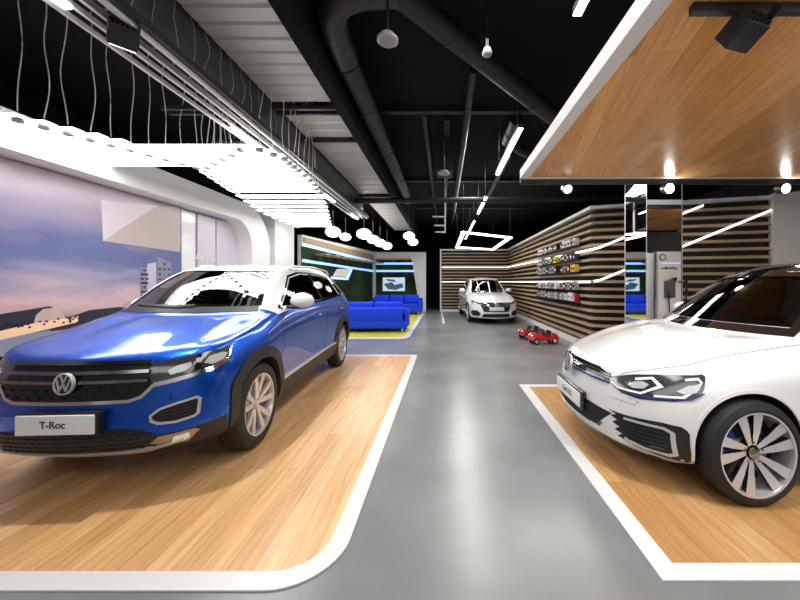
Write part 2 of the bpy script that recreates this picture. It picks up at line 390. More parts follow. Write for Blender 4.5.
    def stroke(s, name, pts, wd, m, mp, parent, closed=False, d=.004, th=.003, step=.04, bm=None):
        own = bm is None; b2 = bmesh.new(); P = [Vector((a, b)) for a, b in pts]
        Q = []
        n = len(P); rng = range(n if closed else n-1)
        for i in rng:
            a, b = P[i], P[(i+1) % n]; k = max(1, int((b-a).length/step))
            for j in range(k): Q.append(a.lerp(b, j/k))
        if not closed: Q.append(P[-1])
        n = len(Q); vs = []
        for i, p in enumerate(Q):
            a = Q[i-1] if (i or closed) else p; b = Q[(i+1) % n] if (i < n-1 or closed) else p
            d1 = (p-a).normalized() if (p-a).length else (b-p).normalized(); d2 = (b-p).normalized() if (b-p).length else d1
            t = (d1+d2).normalized() if (d1+d2).length > .1 else d1; nn = Vector((-t.y, t.x)); c = max(.5, abs(nn.dot(Vector((-d1.y, d1.x)))))
            ww = wd[min(len(wd)-1, int(i*len(wd)/n))] if isinstance(wd, (list, tuple)) else wd
            vs.append((b2.verts.new((*(p+nn*ww/2/c), 0)), b2.verts.new((*(p-nn*ww/2/c), 0))))
        for i in range(n if closed else n-1):
            a, b = vs[i], vs[(i+1) % n]; b2.faces.new((a[0], a[1], b[1], b[0]))
        s.lay(b2, mp, d, th)
        if own: return obj(name, b2, m, parent, True)
        me = bpy.data.meshes.new('t'); b2.to_mesh(me); b2.free(); bm.from_mesh(me); bpy.data.meshes.remove(me)
def wheel_cut(r, yc, zc, mi, nm, x0=.50, x1=1.3, sg=1):
    def b(bm):
        rg = lathe(bm, [(r, x0*sg), (r, x1*sg)], 'x', 48, (0, yc, zc)); bm.faces.new(rg[0]); bm.faces.new(rg[1])
    return cutmesh(b, mi, nm)
def make_wheel(parent, x, y, r, rim, sg, style, width=.215, turn=0.0):
    # built about local origin with the outer face towards +x (sg=1) or -x (sg=-1)
    root = bpy.data.objects.new('wheel', None); COL.objects.link(root); root.parent = parent; root.location = (x, y, r)
    root.empty_display_size = .1
    X = lambda v: v*sg
    bm = bmesh.new(); w2 = width/2
    prof = [(rim*.99, -w2*.9), (rim+.012, -w2*.97), (r-.05, -w2), (r-.012, -w2*.86), (r, -w2*.6), (r, w2*.6), (r-.012, w2*.86), (r-.05, w2), (rim+.012, w2*.97), (rim*.99, w2*.88)]
    lathe(bm, [(a, X(b)) for a, b in prof], 'x', 56)
    obj('tyre', bm, 'rubber', root, True)
    bm = bmesh.new(); lathe(bm, [(rim*.99, X(w2*.9)), (rim, X(w2*.95)), (rim-.012, X(w2*.93)), (rim-.02, X(w2*.7)), (rim-.03, X(-w2*.8)), (rim-.03, X(-w2*.9))], 'x', 56)
    obj('rim', bm, 'alloy' if style != 'golf' else 'alloy', root, True)
    bm = bmesh.new(); lathe(bm, [(rim-.03, X(-.03)), (.02, X(-.03))], 'x', 40); obj('wheel_liner', bm, 'alloy_dark', root)
    bm = bmesh.new(); lathe(bm, [(.155, X(-.012)), (.155, X(.0)), (.07, X(.0)), (.07, X(.012)), (0.001, X(.012))], 'x', 40); obj('brake_disc', bm, 'disc', root, True)
    bm = bmesh.new()
    def spoke(a0, ri, ro, wi, wo, skew, z0, z1, mi=0, dep=.03):
        # tapered bar from hub to rim; skew turns the outer end
        ca = lambda a, rr, t: (rr*math.cos(a)-t*math.sin(a), rr*math.sin(a)+t*math.cos(a))
        ai, ao = a0, a0+skew
        P = [ca(ai, ri, -wi/2), ca(ao, ro, -wo/2), ca(ao, ro, wo/2), ca(ai, ri, wi/2)]
        h = [z0, z1, z1, z0]; A = [bm.verts.new((X(hh), p[0], p[1])) for p, hh in zip(P, h)]; B = [bm.verts.new((X(hh-dep), p[0], p[1])) for p, hh in zip(P, h)]
        for q in (A, B[::-1]): bm.faces.new(q).material_index = mi
        for i in range(4): bm.faces.new((A[i], A[(i+1) % 4], B[(i+1) % 4], B[i])).material_index = 1 if style == 'golf' else mi
    if style == 'golf':
        for k in range(10):
            a = 2*pi*k/10+.1; sk = .16 if k % 2 == 0 else .02
            spoke(a, .045, rim*.55, .026, .046, sk*.9, w2*.55, w2*.72); spoke(a+sk*.9, rim*.53, rim-.008, .046, .066, sk*.25, w2*.72, w2*.86)
    elif style == 'troc':
        for k in range(5):
            for e in (-1, 1): spoke(2*pi*k/5+turn+e*.14, .04, rim-.01, .034, .046, e*.13, w2*.6, w2*.86)
            spoke(2*pi*k/5+turn, .03, rim*.7, .03, .02, 0, w2*.5, w2*.55)
    else:
        for k in range(10): spoke(2*pi*k/10+turn, .04, rim-.01, .024, .03, 0, w2*.6, w2*.86)
    obj('spokes', bm, ['alloy', 'alloy_dark'], root)
    bm = bmesh.new(); lathe(bm, [(.038, X(w2*.45)), (.036, X(w2*.66)), (.028, X(w2*.70)), (.001, X(w2*.70))], 'x', 24); obj('hub_cap', bm, 'satin_silver' if style != 'golf' else 'dark_chrome', root, True)
    bm = bmesh.new()
    for k in range(5):
        a = 2*pi*k/5+.3; lathe(bm, [(.008, X(w2*.3)), (.008, X(w2*.62)), (.001, X(w2*.62))], 'x', 8, (0, .062*math.cos(a), .062*math.sin(a)))
    obj('wheel_bolts', bm, 'dark_chrome', root)
    return root
def caliper(parent, x, y, r, sg, m):
    bm = bmesh.new(); pts = [(.175*math.cos(a), .175*math.sin(a)) for a in [pi*.75+.55*i/6*1.6 for i in range(7)]] + [(.11*math.cos(a), .11*math.sin(a)) for a in [pi*.75+.55*i/6*1.6 for i in range(6, -1, -1)]]
    prism(bm, pts, -.03*sg, .035*sg, 'x'); o = obj('brake_caliper', bm, m, parent, loc=(x, y, r)); return o
def emblem(parent, loc, r, name='emblem', tilt=0.0):
    root = bpy.data.objects.new(name, None); COL.objects.link(root); root.parent = parent; root.location = loc; root.rotation_euler = (tilt, 0, 0)
    bm = bmesh.new(); rg = lathe(bm, [(r*.95, .012), (r*.95, -.004), (.0005, -.004)], 'y', 32); obj('emblem_back', bm, 'black_plastic', root, True)
    bm = bmesh.new(); lathe(bm, [(r*.84, .0), (r*.87, -.010), (r*.93, -.014), (r, -.010), (r, .008)], 'y', 40)
    def bar(a, b, wd):
        a, b = Vector(a)*r, Vector(b)*r; t = (b-a).normalized(); n = Vector((-t.y, t.x))*wd*r/2
        prism(bm, [tuple(a+n), tuple(b+n), tuple(b-n), tuple(a-n)], -.012, 0, 'y')
    W = .13
    bar((-.33, .82), (-.03, .12), W); bar((.33, .82), (.03, .12), W); bar((-.07, .14), (.07, .14), W)
    bar((-.70, .50), (-.33, -.62), W); bar((-.36, -.66), (-.02, .02), W); bar((.02, .02), (.36, -.66), W); bar((.33, -.62), (.70, .50), W)
    obj('emblem_letters', bm, 'emblem_silver', root)
    return root
def seats_and_dash(root, y0, light=False, zf=.30):
    def rb(nm, x0, x1, y0_, y1_, z0, z1, m, par=root, bev=.04): return box(nm, x0, x1, y0_, y1_, z0, z1, m, par, bev)
    rb('dashboard', -.66, .66, y0, y0+.42, .62, .93, 'seat', bev=.06)
    for sx in (-.36, .36):
        m = 'seat_light' if light else 'seat'
        st = rb('seat', sx-.24, sx+.24, y0+.80, y0+1.32, .38, .56, m)
        bm = bmesh.new(); prism(bm, [(y0+1.22, .50), (y0+1.38, .50), (y0+1.58, 1.08), (y0+1.47, 1.10)], sx-.23, sx+.23, 'x')
        bmesh.ops.bevel(bm, geom=bm.edges[:], offset=.035, segments=3, affect='EDGES'); obj('seat_back', bm, m, st, True)
        rb('headrest', sx-.12, sx+.12, y0+1.50, y0+1.59, 1.12, 1.26, m, st, .03)
    rb('rear_seat', -.6, .6, y0+1.75, y0+2.4, .38, .56, 'seat')
    bm = bmesh.new(); prism(bm, [(y0+2.25, .5), (y0+2.4, .5), (y0+2.55, 1.08), (y0+2.44, 1.10)], -.6, .6, 'x'); obj('rear_backrest', bm, 'seat', root)
    bm = bmesh.new(); rr = [(.185, 0), (.178, .015), (.17, 0), (.178, -.015), (.185, 0)]; lathe(bm, rr, 'y', 28); bx(bm, -.17, .17, -.01, .01, -.02, .02)
    o = obj('steering_wheel', bm, 'black_plastic', root, True); o.location = (.36, y0+.62, .88); o.rotation_euler = (math.radians(-25), 0, 0)
    rb('interior_mirror', -.12, .12, y0+.62, y0+.65, 1.25, 1.31, 'black_plastic', bev=.01)
def door_mirror(parent, x, y, z, sg, m, m2='black_plastic'):
    root = bpy.data.objects.new('door_mirror', None); COL.objects.link(root); root.parent = parent; root.location = (x, y, z)
    bm = bmesh.new(); bmesh.ops.create_uvsphere(bm, u_segments=24, v_segments=14, radius=1)
    for v in bm.verts:
        c = v.co; c.x = c.x*.125*(1.05-.12*c.z); c.y = c.y*.085 if c.y < 0 else c.y*.03; c.z = c.z*.078; c.x += .13; c.x *= sg; c.y += .02*(c.x*sg/.25)
    obj('mirror_cap', bm, m, root, True)
    bm = bmesh.new(); bx(bm, -.03 if sg > 0 else -.10, .10 if sg > 0 else .03, -.02, .03, -.085, -.06, 0, .008); obj('mirror_foot', bm, m2, root, True)
    bm = bmesh.new(); prism(bm, [(sg*.03, -.055), (sg*.23, -.05), (sg*.235, .05), (sg*.04, .055)], .028, .033, 'y'); obj('mirror_glass', bm, 'mirror', root)
    return root
def columns(fx, fy, lz, ls, lx, side, rx, ry, rz, rset, corner_z5, L, l5=None):
    cols = []
    for k in range(6):
        c = []
        for l in range(6):
            z = lz[l]+((corner_z5-lz[5])*(k/5)**2 if l == 5 else 0)
            c.append(Vector((fx[k]*(lx[l] if k > 2 else 1+(lx[l]-1)*k/3), fy[k]+ls[l], z)))
        cols.append(c)
    for y, pts in side: cols.append([Vector((x, y, z)) for x, z in pts])
    for k in range(6): cols.append([Vector((rx[k]*(1 if l < 5 else .93), L-ry[k]-rset[l], rz[l])) for l in range(6)])
    return cols
# ------------------------------------------------------------ the blue crossover
PARTS = [('body', None), ('hood', None), ('roof', None), ('front_bumper', None), ('front_door', None), ('rear_door', None), ('sill_cladding', None), ('cabin_lining', 'well')]
def mkparts(paint, roof, clad): return [(n, m or {'roof': roof, 'sill_cladding': clad}.get(n, paint)) for n, m in PARTS]
def tagger(clad):
    def f(w, a, b):
        if w == 'under': return 6
        if w == 'top':
            if a < 3 and b < 4: return 1
            if a < 3: return 0
            return 2 if (a < 9.0 or b < 4) and a < 9.5 else 0
        if clad and b < 1: return 6
        if a < 4.5: return 3
        if 8.0 < a < 10.67 and b > 1: return 4
        if 10.67 < a < 12.3 and b > 1: return 5
        return 0
    return f
def cabin_cuts(nm, wind, side_l, sx0=.40, dz=0.0, ws_y1=2.35, cab=None):
    mi = 7; cuts = []
    def cav(bm):
        pf = cab or [(1.30, .36), (1.34, .93), (1.62, 1.06), (2.05, 1.40), (2.4, 1.47), (3.4, 1.46), (3.75, 1.36), (3.95, 1.06), (3.95, .36)]
        A, B = prism(bm, pf, -1, 1, 'x')
        for v in bm.verts: v.co.x *= .74 if v.co.z < 1.08+dz else .70+(-.17)*min(1, (v.co.z-1.0-dz)/.42)
    cuts.append(cutmesh(cav, mi, nm))
    cuts.append(cutmesh(lambda bm: prism(bm, wind, .3, ws_y1, 'y'), mi, nm))
    for pl in side_l:
        for sg in (1, -1): cuts.append(cutmesh(lambda bm: prism(bm, pl, sx0*sg, 1.4*sg, 'x'), mi, nm))
    return cuts
def ptsarc(cy, cz, r, a0, a1, n=20): return [(cy+r*math.cos(math.radians(a0+(a1-a0)*i/n)), cz+r*math.sin(math.radians(a0+(a1-a0)*i/n))) for i in range(n+1)]
def troc():
    root = thing('car', 'blue crossover with white roof on the left wooden display platform', 'car', (-2.255, 2.02, .0085), math.radians(2.7))
    root.scale = (.889, 1, 1)
    def Y(y):
        k = [(.0, 0), (.75, 0), (1.15, .22), (1.5, .27), (2.2, .24), (3.3, 0), (9, 0)]
        for (p, q), (r, t) in zip(k, k[1:]):
            if p <= y <= r: return y-(q+(t-q)*(y-p)/(r-p))
    side = [
        (.76, [(.82, .25), (.885, .35), (.90, .50), (.91, .69), (.895, .86), (.81, .975)]),
        (1.2, [(.82, .22), (.870, .34), (.885, .51), (.90, .72), (.89, .90), (.82, 1.015)]),
        (1.45, [(.83, .21), (.862, .33), (.868, .52), (.888, .74), (.885, .93), (.825, 1.04)]),
        (1.75, [(.83, .21), (.858, .33), (.862, .53), (.882, .76), (.882, .95), (.835, 1.055)]),
        (2.1, [(.83, .21), (.858, .33), (.862, .53), (.880, .77), (.885, .965), (.84, 1.065)]),
        (2.6, [(.83, .21), (.858, .33), (.862, .53), (.882, .77), (.888, .975), (.84, 1.08)]),
        (3.1, [(.83, .22), (.870, .34), (.885, .53), (.898, .76), (.895, .98), (.835, 1.10)]),
        (3.5, [(.83, .24), (.885, .35), (.905, .52), (.912, .74), (.900, .97), (.815, 1.125)]),
        (3.85, [(.80, .27), (.865, .37), (.885, .55), (.892, .76), (.88, .96), (.79, 1.135)])]
    side = [(Y(y), p) for y, p in side]
    cols = columns([0, .20, .40, .58, .735, .845], [0, .01, .035, .08, .155, .30], [.24, .32, .46, .63, .77, .862], [.16, .02, 0, .02, .045, .11], [.93, .99, 1.0, 1.01, 1.0, .95], side,
        [0, .2, .4, .58, .72, .80][::-1], [0, .01, .03, .06, .11, .20][::-1], [.27, .38, .56, .76, .96, 1.10], [.10, 0, 0, .02, .06, .10], .915, 4.234)
    u0 = [(0, .50, .985), (0, .90, 1.045), (0, 1.13, 1.075), (0, 1.50, 1.31), (0, 1.90, 1.512), (0, 2.5, 1.560), (0, 3.0, 1.558), (0, 3.5, 1.535), (0, 3.95, 1.48)]
    u4 = [(.71, .70, .965), (.72, 1.08, 1.03), (.705, 1.36, 1.085), (.665, 1.74, 1.325), (.605, 2.12, 1.470), (.582, 2.6, 1.500), (.578, 3.1, 1.492), (.572, 3.5, 1.46), (.56, 3.85, 1.37)]
    u0 = [(x, Y(y), z) for x, y, z in u0]; u4 = [(x, Y(y), z) for x, y, z in u4]
    parts = mkparts('blue_paint', 'car_white', 'cladding')
    c = Car(cols, u0, u4, parts, tagger(True)); nm = len(parts)
    wind = [(-.67, 1.12), (.67, 1.12), (.54, 1.46), (-.54, 1.46)]
    sw = [(1.60, 1.10), (2.06, 1.385), (2.40, 1.435), (2.66, 1.435), (2.66, 1.11)]; sw2 = [(2.72, 1.11), (2.72, 1.435), (3.10, 1.425), (3.35, 1.38), (3.42, 1.14)]
    sw3 = [(3.47, 1.15), (3.43, 1.36), (3.55, 1.31), (3.72, 1.18)]
    sw, sw2, sw3 = [[(Y(y), z) for y, z in q] for q in (sw, sw2, sw3)]; cab = [(Y(y), z) for y, z in ((1.30, .36), (1.34, .93), (1.62, 1.06), (2.05, 1.40), (2.4, 1.47), (3.4, 1.46), (3.75, 1.36), (3.95, 1.06), (3.95, .36))]
    cuts = [wheel_cut(.385, y, .335, 7, nm, sg=sg) for y in (.75, 3.43) for sg in (1, -1)] + cabin_cuts(nm, wind, [sw, sw2], cab=cab)
    outs = c.finish(root, cuts)
    def grow(p, d):
        cx = sum(a for a, b in p)/len(p); cy = sum(b for a, b in p)/len(p); return [(cx+(a-cx)*(1+d), cy+(b-cy)*(1+d)) for a, b in p]
    W = c.wrap
    c.poly('windshield', grow(wind, .05), 'car_glass', c.ray('front'), root, d=-.006, th=.010, step=.08)
    for sd in ('right', 'left'):
        for pl in (sw, sw2): c.poly('side_window', grow(pl, .03), 'car_glass_dark', c.ray(sd), root, d=-.004, th=.008, step=.08)
        c.poly('quarter_window', sw3, 'gloss_black', c.ray(sd), root, d=.002)
        dr = outs['front_door']
        c.stroke('window_trim', [(Y(y), z) for y, z in ((1.54, 1.085), (2.66, 1.095), (3.42, 1.128), (3.74, 1.17), (3.56, 1.34), (3.36, 1.405), (3.10, 1.445), (2.62, 1.458), (2.36, 1.455), (2.04, 1.405), (1.54, 1.085))], .022, 'gloss_black', c.ray(sd), root, d=.003)
        c.stroke('pillar_trim', [(Y(2.69), 1.10), (Y(2.69), 1.445)], .07, 'gloss_black', c.ray(sd), root, d=.002)
        for ps in ([(1.42, 1.0), (1.44, .75), (1.36, .52), (1.32, .36)], [(2.69, 1.08), (2.69, .60), (2.66, .36)], [(3.46, 1.10), (3.30, .86), (3.06, .70), (2.96, .36)]):
            c.stroke('panel_gap', [(Y(y), z) for y, z in ps], .007, 'seam', c.ray(sd), root, d=.0012)
        for yc in (.75, 3.43): c.stroke('arch_cladding', [(max(p[0], .40), p[1]) for p in ptsarc(yc, .335, .43, -22, 202, 34)], .092, 'cladding', c.ray(sd), root, d=.012, th=.02)
        c.poly('sill_panel', [(1.14, .26), (3.04, .26), (3.04, .425), (1.14, .41)], 'cladding', c.ray(sd), root, d=.014, th=.015, step=.1)
        c.stroke('sill_trim', [(1.20, .425), (3.0, .445)], .026, 'satin_silver', c.ray(sd), root, d=.020, th=.01)
        for y in (2.15, 3.2):
            sx = 1 if sd == 'right' else -1
            bm = bmesh.new(); p, n = c.ray(sd)(y, .93); tube(bm, [(p.x-.01*sx, y-.11, .93), (p.x+.035*sx, y-.09, .932), (p.x+.038*sx, y+.06, .936), (p.x-.01*sx, y+.09, .936)], .013, 8)
            obj('door_handle', bm, 'blue_paint', root, True)
        bm = bmesh.new(); sx = 1 if sd == 'right' else -1
        tube(bm, [(.58*sx, 1.95, 1.485), (.585*sx, 2.05, 1.528), (.575*sx, 2.8, 1.545), (.572*sx, 3.5, 1.51), (.565*sx, 3.62, 1.46)], .014, 8); obj('roof_rail', bm, 'satin_silver', root, True)
        door_mirror(root, .85*sx, 1.42 if sx > 0 else 1.62, 1.155 if sx > 0 else 1.10, sx, 'car_white')
        # hood shut line and crease
        c.stroke('hood_gap', [(sx*.60, .10), (sx*.70, .28), (sx*.76, .62), (sx*.775, .9), (sx*.76, 1.1)], .007, 'seam', c.ray('top'), root, d=.0012)
        # headlamp unit
        hl = [(.44, .79), (.475, .825), (.645, .85), (.80, .872), (.885, .885), (.865, .815), (.79, .760), (.62, .722), (.50, .705), (.455, .735)]
        hp = [(sx*a, b) for a, b in hl]; h = c.poly('headlight', hp, 'lamp_housing', W, root, d=.003)
        c.stroke('headlight_rim', [(sx*a, b) for a, b in ((.50, .706), (.62, .723), (.79, .761), (.862, .812), (.88, .87))], [.012, .016, .020, .014], 'chrome', W, h, d=.008)
        c.poly('lamp_lens', [(sx*a, b) for a, b in ((.57, .775), (.62, .80), (.69, .815), (.70, .79), (.66, .765), (.59, .75))], 'lamp_lens', W, h, d=.010)
        c.poly('lamp_lens', [(sx*a, b) for a, b in ((.755, .80), (.775, .835), (.83, .85), (.85, .84), (.835, .805), (.79, .785))], 'lamp_lens', W, h, d=.010)
        c.poly('lamp_divider', [(sx*a, b) for a, b in ((.71, .765), (.72, .85), (.745, .855), (.745, .77))], 'gloss_black', W, h, d=.011)
        # fog lamp surround, lower corner and fog lamp
        fp = [(sx*a, b) for a, b in ((.505, .515), (.55, .55), (.64, .575), (.735, .595), (.75, .58), (.75, .495), (.735, .48), (.64, .462), (.55, .465), (.51, .485))]
        fg = c.poly('air_inlet', fp, 'grille_black', W, root, d=.002); c.stroke('inlet_frame', fp, .014, 'satin_silver', W, fg, closed=True, d=.014, th=.012)
        for zz in (.50, .52, .54, .56): c.stroke('inlet_mesh', [(sx*.54, zz-.01), (sx*.74, zz)], .006, 'cladding', W, fg, d=.006)
        c.poly('bumper_corner', [(sx*a, b) for a, b in ((.36, .43), (.46, .41), (.54, .385), (.88, .42), (.88, .26), (.55, .27), (.36, .31))], 'cladding', W, root, d=.006)
        fl = c.poly('fog_lamp', [(sx*a, b) for a, b in ((.50, .345), (.55, .382), (.74, .402), (.76, .385), (.70, .32), (.58, .315))], 'dark_chrome', W, root, d=.010)
        c.poly('lamp_lens', [(sx*a, b) for a, b in ((.62, .34), (.63, .37), (.71, .38), (.71, .35), (.68, .335))], 'drl', W, fl, d=.014)
        caliper(root, .785*sx, .75, .335, sx, 'dark_chrome')
        for y in (.75, 3.43): make_wheel(root, .775*sx, y, .338, .245, sx, 'troc', .215, turn=.25 if y < 1 else .7)
    # grille
    gp = [(-.49, .70), (-.43, .635), (-.37, .622), (.37, .622), (.43, .635), (.49, .70), (.46, .79), (.475, .835), (-.475, .835), (-.46, .79)]
    gr = c.poly('grille', gp, 'grille_black', W, root, d=.004)
    for zz in (.828, .78, .73): c.stroke('grille_bar', [(-.47, zz), (.47, zz)], .017, 'dark_chrome', W, gr, d=.022, th=.02)
    bm = bmesh.new()
    for r_, zz in enumerate((.80, .75, .70, .66)):
        for k in range(-5, 5): c.stroke('', [((k-.3+.5*(r_ % 2))*.085, zz-.018), ((k+.3+.5*(r_ % 2))*.085, zz-.018)], .012, '', W, None, d=.014, bm=bm)
    obj('grille_mesh', bm, 'black_plastic', gr, True)
    c.stroke('grille_trim', [(-.86, .80), (-.79, .755), (-.62, .715), (-.50, .695), (-.44, .632), (-.37, .612), (.37, .612), (.44, .632), (.50, .695), (.62, .715), (.79, .755), (.86, .80)], .020, 'chrome', W, root, d=.012)
    emblem(root, (0, .0, .735), .064, tilt=math.radians(-6))
    # lower grille, plate, skid
    lg = c.poly('lower_grille', [(-.52, .305), (.52, .305), (.54, .40), (.36, .452), (-.36, .452), (-.54, .40)], 'grille_black', W, root, d=.008)
    bm = bmesh.new()
    for r_ in range(5):
        zz = .325+r_*.026
        for k in range(-9, 10):
            x = (k+.5*(r_ % 2))*.05; c.stroke('', [(x-.019, zz+.006), (x, zz-.003), (x+.019, zz+.006)], .006, '', W, None, d=.014, bm=bm, step=.1)
    obj('lower_grille_mesh', bm, 'cladding', lg, True)
    c.stroke('skid_trim', [(-.68, .345), (-.52, .308), (-.34, .290), (0, .284), (.34, .290), (.52, .308), (.68, .345)], [.012, .03, .036, .036, .03, .012], 'satin_silver', W, root, d=.018, th=.012)
    pl = box('number_plate', -.243, .243, -.057, -.043, .455, .568, 'plate', root, .004); box('plate_holder', -.25, .25, -.044, .01, .447, .576, 'black_plastic', root, .004)
    textmesh('plate_text', 'T-Roc', .060, 'ink', pl, (-.01, -.0575, .512), sx=1.05, bold=.0012)
    c.stroke('wiper', [(-.55, 1.135), (-.05, 1.12), (.10, 1.13)], .018, 'black_plastic', c.ray('front'), root, d=.012)
    c.poly('cowl', [(-.68, 1.075), (.68, 1.075), (.65, 1.12), (-.65, 1.12)], 'black_plastic', c.ray('front'), root, d=.003)
    c.poly('rear_window', [(-.50, 1.20), (.50, 1.20), (.44, 1.42), (-.44, 1.42)], 'gloss_black', c.ray('rear'), root, d=.003)
    seats_and_dash(root, 1.08)
    return root
def golf_body(root, paint, roof, L=4.255, ky=1.0, scalex=1.0, dark_glass='car_glass'):
    S_ = lambda y: y*ky
    side0 = [
        (.87, [(.80, .20), (.865, .31), (.89, .46), (.895, .64), (.875, .77), (.76, .870)]),
        (1.25, [(.80, .17), (.860, .28), (.875, .44), (.885, .65), (.875, .80), (.785, .915)]),
        (1.5, [(.81, .16), (.855, .27), (.86, .44), (.878, .66), (.872, .82), (.80, .945)]),
        (1.8, [(.81, .16), (.855, .27), (.858, .44), (.875, .67), (.872, .84), (.815, .965)]),
        (2.15, [(.81, .16), (.855, .27), (.858, .44), (.875, .68), (.875, .85), (.82, .98)]),
        (2.6, [(.81, .16), (.855, .27), (.858, .44), (.875, .68), (.878, .86), (.82, .99)]),
        (3.1, [(.81, .17), (.86, .28), (.87, .45), (.885, .68), (.885, .87), (.815, 1.0)]),
        (3.5, [(.80, .20), (.87, .31), (.89, .46), (.895, .67), (.88, .86), (.79, 1.01)]),
        (3.85, [(.78, .22), (.85, .33), (.87, .48), (.88, .68), (.865, .86), (.77, 1.01)])]
    H = lambda z: z if z < .95 else .95+(z-.95)*1.15
    side = [(S_(y), [(x*scalex, z) for x, z in p]) for y, p in side0]
    cols = columns([v*scalex for v in (0, .20, .40, .57, .72, .825)], [0, .015, .06, .14, .27, .47], [.165, .25, .38, .52, .63, .695], [.09, .015, 0, .02, .055, .11], [.95, 1.0, 1.0, 1.0, .985, .92], side,
        [v*scalex for v in (0, .2, .4, .58, .72, .80)][::-1], [0, .01, .03, .06, .11, .20][::-1], [.22, .33, .48, .68, .86, .98], [.10, 0, 0, .02, .06, .10], .775, L)
    u0 = [(0, .48, .86), (0, .86, .945), (0, 1.14, .985), (0, 1.52, 1.20), (0, 1.95, 1.395), (0, 2.55, 1.455), (0, 3.0, 1.452), (0, 3.5, 1.425), (0, 3.95, 1.36)]
    u4 = [(.66, .74, .855), (.70, 1.14, .925), (.69, 1.42, .975), (.645, 1.80, 1.20), (.585, 2.18, 1.355), (.565, 2.6, 1.385), (.56, 3.1, 1.378), (.555, 3.5, 1.345), (.545, 3.85, 1.27)]
    u0 = [(x, S_(y), H(z)) for x, y, z in u0]; u4 = [(x*scalex, S_(y), H(z)) for x, y, z in u4]
    parts = mkparts(paint, roof, 'black_plastic'); nm = len(parts); tg = tagger(False)
    def tg2(w_, a, b):
        r = tg(w_, a, b)
        if r == 2 and (b > 4 or a < 4.8): return 0      # pillars stay body colour
        return r
    c = Car(cols, u0, u4, parts, tg2)
    wind = [(-.61, 1.03), (.61, 1.03), (.51, 1.405), (-.51, 1.405)]
    sw = [(S_(y), z) for y, z in ((1.78, .995), (2.15, 1.30), (2.42, 1.36), (2.66, 1.36), (2.66, 1.0))]; sw2 = [(S_(y), z) for y, z in ((2.72, 1.005), (2.72, 1.36), (3.10, 1.35), (3.35, 1.30), (3.42, 1.03))]
    cab = [(S_(y), z) for y, z in ((1.30, .32), (1.34, .84), (1.62, .96), (2.08, 1.33), (2.4, 1.395), (3.4, 1.385), (3.75, 1.25), (3.95, .95), (3.95, .32))]
    cuts = [wheel_cut(.355, S_(y), .318, 7, nm, sg=sg) for y in (.87, 3.49) for sg in (1, -1)] + cabin_cuts(nm, wind, [sw, sw2], dz=-.1, ws_y1=S_(2.4), cab=cab)
    outs = c.finish(root, cuts)
    def grow(p, d):
        cx = sum(a for a, b in p)/len(p); cy = sum(b for a, b in p)/len(p); return [(cx+(a-cx)*(1+d), cy+(b-cy)*(1+d)) for a, b in p]
    c.poly('windshield', grow(wind, .05), dark_glass, c.ray('front'), root, d=-.006, th=.010, step=.08)
    c.stroke('windshield_border', [(-.64, 1.0), (-.3, 1.002), (0, 1.002), (.3, 1.002), (.64, 1.0), (.525, 1.40), (.2, 1.412), (-.2, 1.412), (-.525, 1.40)], .05, 'gloss_black', c.ray('front'), root, closed=True, d=.002)
    c.poly('rear_window', [(-.50, 1.08), (.50, 1.08), (.44, 1.30), (-.44, 1.30)], 'gloss_black', c.ray('rear'), root, d=.003)
    for sd in ('right', 'left'):
        sx = 1 if sd == 'right' else -1
        for pl in (sw, sw2): c.poly('side_window', grow(pl, .03), 'car_glass_dark', c.ray(sd), root, d=-.004, th=.008, step=.08)
        c.stroke('window_trim', [(S_(y), z) for y, z in ((1.70, .975), (2.66, .985), (3.46, 1.01), (3.38, 1.32), (3.10, 1.37), (2.62, 1.383), (2.40, 1.38), (2.13, 1.32), (1.70, .975))], .02, 'gloss_black', c.ray(sd), root, d=.003)
        c.stroke('pillar_trim', [(S_(2.69), .99), (S_(2.69), 1.335)], .07, 'gloss_black', c.ray(sd), root, d=.002)
        for ps in ([(1.45, .92), (1.46, .68), (1.40, .45), (1.36, .25)], [(2.69, .98), (2.69, .60), (2.66, .25)], [(3.46, .98), (3.30, .76), (3.08, .62), (3.0, .25)]):
            c.stroke('panel_gap', [(S_(y), z) for y, z in ps], .006, 'seam', c.ray(sd), root, d=.0012)
        door_mirror(root, .85*sx, S_(1.84), 1.04, sx, paint)
        for y in (2.35, 3.25):
            bm = bmesh.new(); y = S_(y); p, n = c.ray(sd)(y, .82); tube(bm, [(p.x-.01*sx, y-.11, .82), (p.x+.035*sx, y-.09, .822), (p.x+.038*sx, y+.06, .826), (p.x-.01*sx, y+.09, .826)], .013, 8); obj('door_handle', bm, paint, root, True)
        c.stroke('hood_gap', [(sx*.50, .20), (sx*.62, .36), (sx*.70, .58), (sx*.735, .90), (sx*.745, S_(1.36))], .004, 'seam', c.ray('top'), root, d=.0012)
    return c
